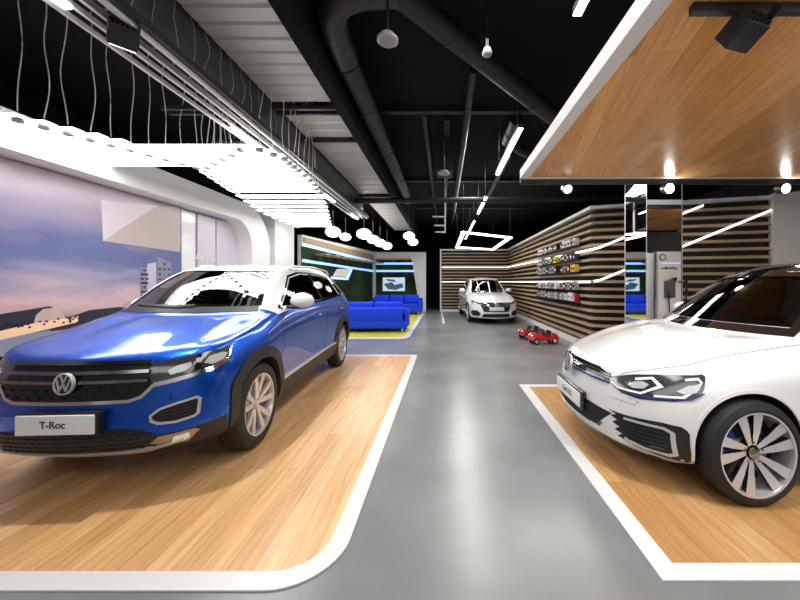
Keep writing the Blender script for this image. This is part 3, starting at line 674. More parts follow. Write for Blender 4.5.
def golf():
    root = thing('car', 'white hatchback with black roof on the right wooden platform', 'car', (1.085, 2.925, .0085), -pi/2)
    root.scale = (1, .889, 1)
    c = golf_body(root, 'car_white', 'roof_black', dark_glass='car_glass_dark'); W = c.wrap
    for sx in (1, -1):
        hl = [(.46, .612), (.46, .655), (.60, .70), (.74, .735), (.84, .752), (.89, .758), (.915, .745), (.905, .69), (.88, .635), (.78, .585), (.66, .562), (.56, .572)]
        h = c.poly('headlight', [(sx*a, b) for a, b in hl], 'lamp_housing', W, root, d=.003); M = lambda L_: [(sx*a, b) for a, b in L_]
        c.stroke('running_light', M([(.47, .622), (.53, .60), (.60, .598), (.66, .60), (.735, .66), (.70, .70), (.62, .675)]), .013, 'drl', W, h, d=.010)
        c.stroke('running_light', M([(.72, .60), (.80, .615), (.84, .665), (.88, .708), (.85, .728), (.80, .715)]), .013, 'drl', W, h, d=.010)
        c.stroke('blue_accent', M([(.62, .582), (.72, .584), (.82, .608), (.90, .652)]), .007, 'drl_blue', W, h, d=.011)
        c.poly('lamp_lens', M([(.59, .63), (.62, .66), (.66, .67), (.69, .66), (.67, .63), (.62, .62)]), 'lamp_lens', W, h, d=.012)
        c.poly('lamp_lens', M([(.78, .645), (.81, .685), (.86, .70), (.87, .68), (.84, .65), (.80, .635)]), 'lamp_lens', W, h, d=.012)
        ip = M([(.49, .435), (.60, .435), (.76, .448), (.81, .44), (.84, .40), (.845, .235), (.815, .212), (.77, .22), (.65, .245), (.555, .275), (.59, .30), (.54, .315), (.575, .342), (.525, .358), (.56, .385), (.51, .40), (.55, .42)])
        ai = c.poly('air_inlet', ip, 'black_plastic', W, root, d=.003, step=.03)
        c.stroke('inlet_trim', M([(.60, .412), (.70, .415), (.765, .415), (.79, .395), (.795, .265), (.775, .25), (.70, .256), (.60, .28)]), .013, 'satin_silver', W, ai, d=.012)
        for zz in (.285, .31, .335, .36, .385): c.stroke('inlet_fin', M([(.62, zz), (.77, zz)]), .007, 'gloss_black', W, ai, d=.009)
        c.stroke('bumper_crease', M([(.52, .525), (.64, .515), (.66, .545), (.60, .55)]), .004, 'grey_panel', W, root, d=.0012)
        for y in (.87, 3.49): make_wheel(root, .825*sx, y, .316, .255, sx, 'golf', .20)
        caliper(root, .80*sx, .87, .321, sx, 'caliper_blue')
        for yc in (.87, 3.49): c.stroke('arch_lip', ptsarc(yc, .318, .368, -20, 200, 30), .02, 'car_white', c.ray('right' if sx > 0 else 'left'), root, d=.006, th=.02)
    g = c.poly('grille', [(-.455, .605), (.455, .605), (.455, .662), (.30, .690), (-.30, .690), (-.455, .662)], 'gloss_black', W, root, d=.003)
    bm = bmesh.new()
    for r_ in range(3):
        for k in range(-14, 15):
            x = (k+.5*(r_ % 2))*.031
            if abs(x) > .10: c.stroke('', [(x-.011, .636+r_*.015), (x+.011, .636+r_*.015)], .006, '', W, None, d=.008, bm=bm, step=.1)
    obj('grille_mesh', bm, 'cladding', g, True)
    c.stroke('blue_accent', [(-.46, .607), (.46, .607)], .008, 'drl_blue', W, g, d=.010); c.stroke('grille_trim', [(-.46, .620), (.46, .620)], .007, 'chrome', W, g, d=.012)
    emblem(root, (0, -.018, .648), .078, tilt=math.radians(-14))
    lg = c.poly('lower_grille', [(-.52, .415), (-.40, .30), (-.30, .275), (.30, .275), (.40, .30), (.52, .415), (.30, .43), (-.30, .43)], 'grille_black', W, root, d=.003)
    bm = bmesh.new()
    for r_ in range(6):
        for k in range(-12, 13):
            x = (k+.5*(r_ % 2))*.034; c.stroke('', [(x-.013, .292+r_*.02), (x+.013, .292+r_*.02)], .007, '', W, None, d=.010, bm=bm, step=.1)
    obj('lower_grille_mesh', bm, 'cladding', lg, True)
    c.stroke('lower_lip', [(-.90, .175), (-.70, .20), (-.4, .225), (0, .23), (.4, .225), (.70, .20), (.90, .175)], .016, 'gloss_black', W, root, d=.006)
    c.stroke('lip_trim', [(-.70, .222), (-.4, .245), (0, .25), (.4, .245), (.70, .222)], .010, 'satin_silver', W, root, d=.010)
    pl = box('number_plate', -.26, .26, -.030, -.018, .358, .468, 'plate', root, .004); box('plate_holder', -.275, .275, -.019, .03, .343, .483, 'gloss_black', root, .004)
    textmesh('plate_text', 'Golf GTE', .055, 'ink', pl, (0, -.0305, .412), sx=1.0, bold=.001)
    c.poly('roof_panel', [(-.50, 2.08), (.50, 2.08), (.48, 3.8), (-.48, 3.8)], 'gloss_black', c.ray('top'), root, d=.004)
    seats_and_dash(root, 1.30, True)
    return root
def saloon():
    root = thing('car', 'white car seen head on at the far end of the hall by the slatted wall', 'car', (1.66, 10.7, .002), math.radians(3))
    root.scale = (.889, 1, 1)
    c = golf_body(root, 'car_white', 'car_white', L=4.8, ky=1.12, scalex=1.04); W = c.wrap
    g = c.poly('grille', [(-.58, .67), (-.44, .40), (.44, .40), (.58, .67), (.52, .70), (-.52, .70)], 'grille_black', W, root, d=.003)
    for zz in (.665, .61, .565): c.stroke('grille_bar', [(-.52+(.66-zz)*.5, zz), (.52-(.66-zz)*.5, zz)], .012, 'chrome', W, g, d=.014)
    for sx in (1, -1):
        M = lambda L_: [(sx*a, b) for a, b in L_]
        h = c.poly('headlight', M([(.50, .605), (.48, .665), (.66, .70), (.84, .745), (.93, .75), (.90, .69), (.80, .64), (.64, .605)]), 'lamp_housing', W, root, d=.003)
        c.stroke('running_light', M([(.52, .62), (.66, .63), (.80, .665), (.88, .70)]), .014, 'drl', W, h, d=.010)
        c.poly('air_inlet', M([(.56, .30), (.56, .36), (.66, .44), (.82, .44), (.86, .36), (.80, .27), (.64, .26)]), 'grille_black', W, root, d=.003)
        for y in (.87*1.12, 3.49*1.12): make_wheel(root, .80*sx, y, .321, .243, sx, 'plain', .225)
    c.poly('lower_grille', [(-.50, .23), (.50, .23), (.46, .34), (-.46, .34)], 'grille_black', W, root, d=.003)
    emblem(root, (0, -.005, .62), .075, tilt=math.radians(-10))
    box('number_plate', -.26, .26, -.035, -.015, .44, .55, 'plate', root, .004)
    seats_and_dash(root, 1.5)
    return root
# ------------------------------------------------------------ the hall
ZC = 4.05
box('floor', -6.2, 8.2, -5.2, 21.2, -.1, 0, 'floor', kind='structure')
box('ceiling', -6.2, 8.2, -5.2, 21.2, ZC, ZC+.1, 'black_ceiling', kind='structure')
box('wall_back', -6.2, 8.2, 21.0, 21.2, 0, ZC, 'curtain', kind='structure')
box('wall_behind_camera', -6.2, 8.2, -5.2, -5.0, 0, ZC, 'white_paint', kind='structure')
box('wall_left', -6.2, -6.0, -5.0, 21.0, 0, ZC, 'black_ceiling', kind='structure')
box('wall_right', 8.0, 8.2, -5.0, 21.0, 0, ZC, 'bulkhead', kind='structure')
# platforms
def platform(label, pts_out, pts_in, m):
    t = thing('display_platform', label, 'platform', (0, 0, 0)); bm = bmesh.new(); prism(bm, pts_in, .0005, .0078, 'z'); obj('wood_deck', bm, m, t)
    bm = bmesh.new(); n = len(pts_out); A = []
    for pts, z in ((pts_out, .0005), (pts_out, .008), (pts_in, .008), (pts_in, .0005)): A.append([bm.verts.new((x, y, z)) for x, y in pts])
    for r in range(4):
        for i in range(n): bm.faces.new((A[r][i], A[r][(i+1) % n], A[(r+1) % 4][(i+1) % n], A[(r+1) % 4][i]))
    obj('border', bm, 'border_white', t); return t
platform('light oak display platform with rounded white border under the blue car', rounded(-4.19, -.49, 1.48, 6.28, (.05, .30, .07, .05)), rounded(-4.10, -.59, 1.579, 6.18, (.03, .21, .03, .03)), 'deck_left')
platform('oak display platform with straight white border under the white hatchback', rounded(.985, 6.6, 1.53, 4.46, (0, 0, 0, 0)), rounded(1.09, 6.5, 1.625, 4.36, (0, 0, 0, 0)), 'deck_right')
platform('low platform with yellow carpet and white border under the blue sofas', [(-4.1, 8.05), (-1.08, 8.05), (-.90, 8.14), (-.84, 8.4), (-.84, 15.6), (-3.1, 15.6), (-4.05, 9.9)], [(-4.0, 8.22), (-1.12, 8.22), (-1.03, 8.27), (-.97, 8.45), (-.97, 15.5), (-3.0, 15.5), (-3.95, 9.8)], 'carpet')
# suspended wooden slab over the white car
t = thing('ceiling_canopy', 'suspended timber-faced ceiling canopy with white edge above the white hatchback', 'ceiling canopy', (0, 0, 0))
box('white_edge', .985, 7.0, 1.40, 4.41, 2.686, 2.80, 'white_paint', t); box('timber_soffit', 1.09, 6.9, 1.50, 4.31, 2.679, 2.6855, 'soffit_wood', t)
for x, y in ((1.6, 2.0), (1.6, 4.0), (4.5, 2.0), (4.5, 4.0)):
    bm = bmesh.new(); tube(bm, [(x, y, 2.80), (x, y, ZC)], .006, 6); obj('hanger_rod', bm, 'black_metal', t)
# ---- ribbed metal ceiling sheets hung under the slab, left
def ribbed(label, x0, x1, y0, y1, z, n):
    bm = bmesh.new(); dy = (y1-y0)/n; pr = []
    for i in range(n):
        a = y0+i*dy; pr += [(a, z+.012), (a+dy*.12, z), (a+dy*.93, z+.006), (a+dy*.96, z+.025)]
    pr.append((y1, z+.035)); P = pr+[(y1, z+.045), (y0, z+.045)]
    prism(bm, P, x0, x1, 'x'); return tag(obj('ceiling_panel', bm, 'ceiling_sheet'), label, 'ceiling panel')
ribbed('ribbed grey ceiling sheet nearest the camera, above the white rails', -2.02, -1.27, 1.2, 4.02, 3.47, 16)
ribbed('short ribbed ceiling sheet between the two dark crossbars', -2.02, -1.27, 4.28, 5.0, 3.47, 3)
ribbed('ribbed ceiling sheet beyond the second dark crossbar', -2.02, -1.27, 5.08, 8.2, 3.47, 8)
ribbed('furthest ribbed ceiling sheet, above the round pendant lamps', -2.02, -1.27, 8.7, 14.0, 3.47, 10)
for i, y in enumerate((4.07, 4.19, 5.02, 8.3, 8.55)):
    bm = bmesh.new(); bx(bm, -3.4, -1.15, y, y+.045, 3.42, 3.465, 0, .004); bx(bm, -1.9, -1.86, y, y+.045, 3.46, ZC); bx(bm, -1.4, -1.36, y, y+.045, 3.46, ZC)
    tag(obj('ceiling_crossbar', bm, 'black_metal'), 'black crossbar %s' % ('of the close pair behind the nearest ribbed sheet, front one', 'of the close pair behind the nearest ribbed sheet, rear one', 'between the second and third ribbed sheets', 'before the furthest ribbed sheet, front one', 'before the furthest ribbed sheet, rear one')[i], 'crossbar')
box('beam', -1.26, -1.14, 1.0, 15, 3.36, ZC, 'black_ceiling', kind='structure')
bm = bmesh.new(); bx(bm, -2.10, -2.05, .8, 8.6, 2.99, 3.9)
tag(obj('ceiling_bulkhead', bm, 'bulkhead'), 'dark grey vertical bulkhead behind the hanging cables, above white rails', 'bulkhead')
# white rails with linear lights
RZ = 2.985
rail = thing('light_rail', 'set of four white parallel ceiling rails running above the luminous battens', 'light rail', (0, 0, 0))
for x in (-2.00, -2.11, -2.21, -2.32):
    bm = bmesh.new(); bx(bm, x-.012, x+.012, .9, 8.8, RZ, RZ+.03); obj('rail', bm, 'white_paint', rail)
bm = bmesh.new(); bx(bm, -1.975, -1.945, .9, 8.8, RZ+.03, RZ+.08); obj('track', bm, 'black_metal', rail)
for i, (y, l) in enumerate(((1.45, .55), (3.55, .42), (6.3, .55), (8.1, .6))):
    bm = bmesh.new(); bx(bm, -2.235, -2.185, y, y+l, RZ-.035, RZ-.004, 0, .004); bx(bm, -2.235, -2.185, y+.02, y+l-.02, RZ-.004, RZ+.01, 1)
    tag(obj('linear_light', bm, ['lamp_strip', 'black_metal']), ('bright linear light in the rails at the top left, before the black spotlight', 'linear light in the white rails beside the rippling cables', 'linear light at the far end of the white rails', 'furthest linear light hanging over the pendant lamps')[i], 'linear light')
def spotlight(label, loc, tgt, size, parts=True, es=None):
    t = thing('spotlight', label, 'spotlight', loc); s = size; L_ = Vector(loc); d = (Vector(tgt)-L_).normalized()
    bm = bmesh.new(); bx(bm, -s*.10, s*.10, -s*.12, s*.12, -s*.06, s*.20, 0, s*.02); obj('adapter', bm, 'black_metal', t, True)
    bm = bmesh.new(); lathe(bm, [(.001, -s*.22), (s*.09, -s*.22), (s*.09, s*.0), (.001, 0)], 'z', 16); obj('swivel', bm, 'black_metal', t, True)
    h = bpy.data.objects.new('lamp_head', None); COL.objects.link(h); h.parent = t; h.location = (0, 0, -s*.42); h.rotation_euler = d.to_track_quat('-Z', 'Y').to_euler()
    bm = bmesh.new(); bx(bm, -s*.42, s*.42, -s*.30, s*.30, -s*.38, s*.34, 0, s*.03)
    for k in range(6): bx(bm, -s*.40+k*s*.14, -s*.36+k*s*.14, -s*.27, s*.27, s*.34, s*.44)
    obj('housing', bm, 'black_metal', h, True)
    bm = bmesh.new(); bx(bm, -s*.37, s*.37, -s*.25, s*.25, -s*.40, -s*.383); obj('lens', bm, 'lamp_strip' if es else 'chrome', h)
    bm = bmesh.new(); bx(bm, s*.42, s*.47, -s*.12, s*.12, -s*.2, s*.75, 0, s*.01); obj('bracket', bm, 'black_metal', h)
    return t
spotlight('black spotlight on the white rails at the top left', (-2.06, 2.18, 3.0), (-3.2, 3.2, .8), .17, es=1)
tr = box('ceiling_track', 1.185, 6.0, 1.61, 1.65, 2.635, 2.679, 'black_metal', bev=.004); tag(tr, 'black lighting track under the near edge of the timber canopy', 'track')
spotlight('large black spotlight under the timber canopy at the top right', (1.43, 1.63, 2.62), (.4, 5.2, .4), .17)
tr = box('ceiling_track', 1.0, 7.0, 4.44, 4.48, 2.63, 2.70, 'black_metal', bev=.004); tag(tr, 'thin black track along the far edge of the timber canopy', 'track')
for x, z, e, lb in ((1.65, 2.57, 0, 'small round spotlight hanging before the slatted wall, left of the two glaring ones'), (2.98, 2.575, 1, 'glaring round spotlight in front of the mirrored column'), (4.50, 2.575, 1, 'glaring round spotlight beside the white wall at the right edge')):
    t = thing('downlight', lb, 'downlight', (x-.03, 4.46, z)); tl = .22 if e else .5
    bm = bmesh.new(); lathe(bm, [(.001, .10), (.055, .10), (.066, .07), (.066, -.02), (.060, -.02), (.058, -.01)], 'y', 24)
    o = obj('can', bm, 'black_metal', t, True); o.rotation_euler = (tl, 0, 0)
    bm = bmesh.new(); lathe(bm, [(.059, -.012), (.001, -.016)], 'y', 24); o = obj('bulb', bm, 'spot_lens' if e else 'led_warm', t, True); o.rotation_euler = (tl, 0, 0)
    bm = bmesh.new(); bx(bm, -.012, .012, -.012, .012, .03, .07); obj('stem', bm, 'black_metal', t)
    if e: spot('downlight_beam', (x, 4.40, z-.03), (x-.2, 2.6, .6), 55, 100, .8)
spot('canopy_beam', (1.42, 1.75, 2.42), (1.7, 2.5, 0), 95, 120, .8, r=.05)
spot('rail_beam', (-2.05, 2.3, 2.80), (-1.9, 2.9, 0), 170, 130, .7, r=.06)
spot('rail_beam', (-2.05, 4.9, 2.90), (-1.9, 4.6, 0), 90, 130, .7, r=.06)
# ---- luminous battens hung on cables
def piece(v, T):
    for (a, b), (c, d) in zip(T, T[1:]):
        if a <= v <= c: return b+(d-b)*(v-a)/(c-a)
    return T[-1][1] if v > T[-1][0] else T[0][1]
LX = [(2.6, -4.2), (4.22, -4.2), (4.24, -3.15), (5.8, -3.5), (7.05, -3.82), (11.7, -4.1)]
RX = [(2.6, -3.95), (2.9, -3.79), (3.58, -3.25), (3.60, -2.02), (3.9, -1.84), (4.8, -1.88), (5.8, -2.05), (7.2, -2.45), (8.7, -2.9), (10.5, -3.4), (11.7, -3.8)]
BZ = 2.80
rng = random.Random(3)
def cable_pts(x, y, z0, z1):
    k = 7; ph = rng.uniform(0, 6); a = rng.uniform(.012, .028); pts = []
    for i in range(k*2+1):
        f = i/(k*2); wv = math.sin(f*pi); pts.append((x+a*wv*math.sin(ph+f*7)+.05*wv*math.cos(ph*2), y+a*wv*math.cos(ph+f*6), z0+(z1-z0)*f))
    return pts
y = 2.72; i = 0; bat = []
while y < 9.0:
    near = y < 4.3; wd = .115 if near else (.15 if y < 5.3 else .17); step = .135 if near else (.215 if y < 5.3 else .38)
    x0, x1 = piece(y, LX), piece(y, RX)
    ty = 'nearest part' if y < 3.6 else 'wide middle part' if y < 4.3 else 'curving part' if y < 7 else 'far end'
    t = thing('light_batten', 'luminous white batten in the %s of the hanging light ribbon' % ty, 'light batten', ((x0+x1)/2, y, BZ), group='luminous battens, %s of the ribbon' % ty)
    hl = (x1-x0)/2
    bm = bmesh.new(); bx(bm, -hl, hl, -wd/2, wd/2, 0, .012, 0, .003); obj('diffuser', bm, 'lamp', t)
    bm = bmesh.new(); bx(bm, -hl, hl, -wd/2+.01, wd/2-.01, .012, .018); obj('batten_cover', bm, 'white_paint', t)
    if True:
        xs = []
        if y < 4.25: xs.append(piece(y, [(2.7, -3.9), (2.9, -3.80), (3.45, -3.5), (4.22, -3.05)]))
        if y > 3.6: xs.append(x1-.01 if x1 > -2.04 else x1-.1)
        if 3.6 < y < 4.25: xs.append(piece(y, [(3.6, -2.1), (4.22, -2.95)]))
        if y >= 4.25: xs.append(x0+.12)
        for x in xs:
            bm = bmesh.new(); lathe(bm, [(.001, -.05), (.040, -.045), (.045, -.03), (.040, -.008), (.001, -.003)], 'z', 16, (x-(x0+x1)/2, 0, 0)); obj('cable_puck', bm, 'puck', t, True)
            bm = bmesh.new(); tube(bm, cable_pts(x-(x0+x1)/2, 0, .055, ZC-BZ), .0045, 6); obj('cable', bm, 'cable', t, True)
    y += step; i += 1
for k in range(13):
    yy = 2.05+k*.17; t = thing('hanging_cable', 'thin wavy cable hanging in front of the dark bulkhead above the rails', 'cable', (-2.035, yy, 2.99), group='wavy cables before the bulkhead')
    bm = bmesh.new(); tube(bm, [(min(max(a, -.006), .03), b, c_) for a, b, c_ in cable_pts(0, 0, 0.02, .50)], .003, 6); obj('cable', bm, 'puck', t, True)
    bm = bmesh.new(); lathe(bm, [(.001, 0), (.008, 0), (.008, .03), (.001, .03)], 'z', 8); obj('cable_end', bm, 'puck', t, True)
# ---- mural wall
box('wall_display', -4.95, -4.75, -5.0, 9.0, 0, 3.2, 'white_paint', kind='structure')
mur = thing('photo_mural', 'large photo mural of a purple dusk sky over a waterfront', 'photo mural', (0, 0, 0))
MX = -4.50
bm = bmesh.new(); bx(bm, MX-.02, MX, -2.0, 5.83, .3, 2.62); obj('mural_print', bm, 'mural', mur)
def flat(name, pts, m, dx): bm = bmesh.new(); prism(bm, pts, MX+.0002, MX+dx, 'x'); return obj(name, bm, m, mur)
pz = lambda px, py: (340*4.5/(444-px), EYE-(py-282)*4.5/(444-px))
# architecture seen in the print
flat('printed_roof', [pz(103, 241), pz(155, 207), pz(180, 207), pz(180, 252)], 'print_taupe', .003)
flat('printed_facade', [pz(101, 200), pz(158, 206), pz(103, 241)], 'print_pale', .002)
tw = [[pz(140, 267), pz(147, 268), pz(147, 300), pz(140, 300)], [pz(157, 257), pz(171, 262), pz(171, 300), pz(157, 300)], [pz(147, 264), pz(156, 262), pz(156, 300), pz(147, 300)]]
for k, q in enumerate(tw):
    o = flat('printed_tower', q, 'print_tower' if k < 2 else 'print_tower_light', .003)
    if k < 2:
        bm = bmesh.new()
        for r_ in range(7):
            for cc in range(3):
                u = (cc+.25)/3; v = (r_+.3)/7.5; (ya, za), (yb, zb), (yc, zc), (yd, zd) = q; yy = ya+(yb-ya)*u; zz = min(za, zb)+(zc-min(za, zb))*v
                if (r_*3+cc*2) % 4: prism(bm, [(yy, zz), (yy+.05, zz), (yy+.05, zz-.03), (yy, zz-.03)], MX+.003, MX+.0045, 'x')
        obj('printed_windows', bm, 'print_dark', o)
flat('printed_hills', [pz(-60, 318), pz(-40, 305), pz(0, 314), pz(20, 311), pz(50, 306), pz(66, 318), pz(90, 310), pz(118, 307), pz(135, 308), pz(140, 322), pz(0, 336), pz(-60, 344)], 'print_dark', .002)
flat('printed_dome', [pz(33, 325), pz(36, 315), pz(43, 309), pz(52, 308), pz(60, 311), pz(65, 317), pz(72, 322)], 'print_dome', .003)
flat('printed_waterfront', [pz(-60, 350), pz(0, 331), pz(30, 324), pz(78, 316), pz(78, 322), pz(40, 331), pz(0, 340), pz(-60, 366)], 'print_glow', .0035)
flat('printed_water', [pz(-90, 372), pz(-60, 362), pz(0, 339), pz(50, 330), pz(60, 420), pz(-90, 560)], 'print_water', .003)
bm = bmesh.new()
for k in range(40):
    px = -20+rng.random()*110; q = pz(px, 329-px*.12+rng.uniform(-3, 3)); prism(bm, [(q[0], q[1]), (q[0]+.025, q[1]), (q[0]+.025, q[1]+.02), (q[0], q[1]+.02)], MX+.0035, MX+.005, 'x')
obj('printed_lights', bm, 'print_dark', mur)
# frame: deep white surround with a rounded far corner
fr = thing('mural_frame', 'deep white frame with rounded corner around mural and pale panels', 'frame', (0, 0, 0))
inner = rounded(-2.2, 7.45, .25, 2.635, (.1, .3, .55, .1)); outer = rounded(-2.6, 8.2, -.0, 3.02, (0, 0, .95, 0))
outer = [(a, max(b, .002)) for a, b in outer]
def ringprism(pi_, po, x0, x1, m, nm, par):
    # resample both rings by angle from the centre
    cy, cz = 3.0, 1.4
    def cast(pts, a):
        d = Vector((math.cos(a), math.sin(a))); best = None; n = len(pts)
        for i in range(n):
            p, q = Vector(pts[i])-Vector((cy, cz)), Vector(pts[(i+1) % n])-Vector((cy, cz)); e = q-p; den = d.x*e.y-d.y*e.x
            if abs(den) < 1e-9: continue
            tt = (p.x*e.y-p.y*e.x)/den; uu = (p.x*d.y-p.y*d.x)/den
            if tt > 0 and -1e-6 <= uu <= 1+1e-6 and (best is None or tt > best): best = tt
        return d*best+Vector((cy, cz))
    A = sorted({math.atan2(b-cz, a-cy) for a, b in list(pi_)+list(po)}); bm = bmesh.new(); V = []
    for a in A:
        i, o = cast(pi_, a), cast(po, a); V.append([bm.verts.new((x, p.x, p.y)) for x, p in ((x0, i), (x1, i), (x1, o), (x0, o))])
    n = len(V)
    for k in range(n):
        for r in range(4): bm.faces.new((V[k][r], V[(k+1) % n][r], V[(k+1) % n][(r+1) % 4], V[k][(r+1) % 4]))
    o = obj(nm, bm, m, par, True); return o
ringprism(inner, outer, -4.74, -4.20, 'white_paint', 'surround', fr)
for k, (a, b) in enumerate(((5.86, 6.18), (6.24, 6.72), (6.76, 7.45))):
    pn = box('glossy_panel', -4.56, -4.52, a, b, .28, 2.60, 'white_gloss' if k == 0 else 'panel_lilac', fr)
textmesh('reflected_lettering', 'ATA', .24, 'letter_reflection', fr, (-4.515, 6.45, 1.80), (pi/2, 0, pi/2), ext=.004, sx=1.3)  # modelled pale letters imitate a reflection in the glossy panels
# white columns behind the frame
for k, (x0, x1, y0, y1) in enumerate(((-4.75, -4.15, 8.35, 8.95), (-4.75, -4.3, 9.1, 9.75))):
    box('column', x0, x1, y0, y1, 0, 3.3, 'white_paint', kind='structure')
# ---- lounge
def wallquad(name, a, b, th, z0, z1, m, kind=None, parent=None):
    a, b = Vector(a), Vector(b); d = (b-a).normalized(); n = Vector((d.y, -d.x))*th; bm = bmesh.new()
    prism(bm, [tuple(a), tuple(b), tuple(b-n), tuple(a-n)], z0, z1, 'z'); return obj(name, bm, m, parent, kind=kind)
LA, LB = (-4.17, 10.0), (-3.18, 15.8)
wallquad('wall_lounge_side', LA, LB, .15, 0, 2.74, 'white_paint', 'structure'); box('wall_lounge_back', -3.3, -.84, 15.8, 15.95, 0, 2.74, 'white_paint', kind='structure')
dl = (Vector(LB)-Vector(LA)).normalized(); nl = Vector((dl.y, -dl.x))
def onleft(px, py, off=.0):
    # point on the slanted lounge wall seen at a picture position
    r = (px-444)/F; ax, ay = LA[0]+nl.x*off, LA[1]+nl.y*off; s_ = (r*ay-ax)/(dl.x-r*dl.y); Y_ = ay+dl.y*s_; return (s_, EYE-(py-282)*Y_/F)
def leftshape(name, px, m, o0, o1, parent):
    bm = bmesh.new(); P = [onleft(*p) for p in px]; A, B = prism(bm, P, o0, o1, 'z')
    for v in bm.verts: s_, z, o = v.co; v.co = (LA[0]+dl.x*s_+nl.x*o, LA[1]+dl.y*s_+nl.y*o, z)
    return obj(name, bm, m, parent)
lg = thing('moss_wall', 'dark green moss wall with blue light lines on the slanted lounge side', 'moss wall', (0, 0, 0))
leftshape('moss', [(301, 246), (372, 262), (372, 316), (301, 330)], 'moss', .002, .03, lg)
leftshape('light_line', [(301, 243), (372.5, 261), (372.5, 263), (301, 246)], 'led_blue', .03, .05, lg)
leftshape('light_line', [(301, 259), (351, 267), (372.5, 270), (372.5, 272), (351, 269), (301, 262)], 'led_blue', .03, .05, lg)
leftshape('light_line', [(330, 276.5), (345, 277.5), (350, 268), (352, 268), (347, 280), (330, 279)], 'led_blue', .03, .05, lg)
leftshape('niche', [(336, 269), (350, 268.5), (346, 277), (332, 276)], 'white_paint', .03, .045, lg)
leftshape('soffit_board', [(303, 237), (373, 255.5), (373, 260.5), (303, 242)], 'slat_wood', .002, .05, lg)
for k in range(9):
    s0 = .6+k*.6; bm = bmesh.new(); prism(bm, [(s0, .05), (s0+.3, .05), (s0+.1, .55), (s0-.2, .55)], 2.02+.0*k, 2.06, 'z')
    for v in bm.verts: s_, o, z = v.co; v.co = (LA[0]+dl.x*s_+nl.x*o, LA[1]+dl.y*s_+nl.y*o, z+.16)
    obj('soffit_slat', bm, 'slat_wood', lg)
bk = thing('moss_wall', 'dark green moss wall with screen and rounded slanting edge at the lounge back', 'moss wall', (0, 0, 0))
bp = lambda px, py: ((px-444)*15.78/F, EYE-(py-282)*15.78/F)
def backshape(name, px, m, d0, d1, parent):
    bm = bmesh.new(); prism(bm, [bp(*p) for p in px], 15.8-d1, 15.8-d0, 'y'); return obj(name, bm, m, parent)
backshape('moss', [(376, 259), (409, 259), (412, 261), (418, 299), (376, 299)], 'moss', .002, .03, bk)
backshape('light_line', [(376, 262.6), (413, 262.6), (413.2, 264.6), (376, 264.6)], 'led_blue', .03, .05, bk)
backshape('light_line', [(376, 270), (414, 270), (414.2, 272), (376, 272)], 'led_blue', .03, .05, bk)
backshape('soffit_board', [(376, 258.5), (411, 258.5), (412, 260), (376, 260)], 'slat_wood', .03, .25, bk)
sc = thing('television', 'wall screen showing a pale blue picture of cars above the blue sofas', 'television', (0, 0, 0))
backshape('screen_panel', [(383, 277.5), (405, 277.5), (405, 291), (383, 291)], 'screen', .05, .09, sc)
backshape('screen_picture', [(384, 284), (392, 282), (395, 285), (402, 283), (404, 287), (396, 290), (388, 289)], 'screen_dark', .09, .092, sc)
backshape('screen_picture', [(386, 279), (394, 279.5), (397, 282), (388, 281)], 'screen_dark', .09, .092, sc)
def sofa(label, x0, x1, y0, nseat, back_to_camera, arm_r=True):
    t = thing('sofa', label, 'sofa', ((x0+x1)/2, y0+.45, .009), 0 if not back_to_camera else pi); w = (x1-x0)/2
    # local: front towards -y, back at +y
    box('sofa_base', -w, w, -.45, .45, .10, .30, 'sofa_blue', t, .03)
    box('backrest', -w, w, .25, .45, .28, .66, 'sofa_blue', t, .05)
    s = 2*w/nseat; 
    for k in range(nseat):
        box('seat_cushion', -w+.14+(2*w-.28)/nseat*k+.005, -w+.14+(2*w-.28)/nseat*(k+1)-.005, -.44, .24, .30, .44, 'sofa_blue', t, .04)
        box('back_cushion', -w+.14+(2*w-.28)/nseat*k+.01, -w+.14+(2*w-.28)/nseat*(k+1)-.01, .08, .27, .44, .80, 'sofa_blue', t, .06)
    for sx in (-1, 1): box('armrest', sx*w-.14 if sx > 0 else -w, w if sx > 0 else -w+.14, -.45, .45, .28, .56, 'sofa_blue', t, .04)
    for a in (-w+.12, w-.12):
        for b in (-.38, .38): box('leg', a-.02, a+.02, b-.02, b+.02, 0, .10, 'sofa_foot', t)
    return t
sofa('bright blue sofa seen from behind at the front of the lounge platform', -3.6, -.99, 9.0, 3, True)
sofa('bright blue sofa facing the camera below the wall screen', -3.1, -.92, 13.9, 3, False)
# pendant globes
g0 = None
PG = [(333, 232, 9.3, .40), (345.5, 237, 10.4, .33), (364, 234, 9.8, .42), (373, 239.5, 11.0, .38), (380, 243, 12.0, .38), (387, 246, 13.0, .38), (409, 236, 10.2, .34), (413, 242, 11.7, .34)]
PGL = ['leftmost round pendant lamp, half hidden by the light ribbon', 'second round pendant lamp from the left, over the moss wall', 'largest round pendant lamp, heading the row of four overlapping ones', 'second lamp of the four overlapping round pendants', 'third lamp of the four overlapping round pendants', 'last and smallest of the four overlapping round pendants', 'nearer lamp of the right-hand pendant pair above the lounge entrance', 'further lamp of the right-hand pendant pair above the lounge entrance']
for (px, py, Y_, dd), lb in zip(PG, PGL):
    z = EYE-(py-282)*Y_/F; t = thing('pendant_lamp', lb, 'pendant lamp', ((px-444)*Y_/F, Y_, z))
    bm = bmesh.new(); bmesh.ops.create_uvsphere(bm, u_segments=24, v_segments=14, radius=dd/2)
    for v in bm.verts: v.co.z *= .70
    obj('globe', bm, 'globe', t, True)
    bm = bmesh.new(); tube(bm, [(0, 0, dd*.35), (0, 0, ZC-z)], .012, 6); obj('cord', bm, 'black_metal', t)
    bm = bmesh.new(); lathe(bm, [(.03, dd*.33), (.03, dd*.33+.07), (.001, dd*.33+.07)], 'z', 12); obj('socket', bm, 'black_metal', t, True)
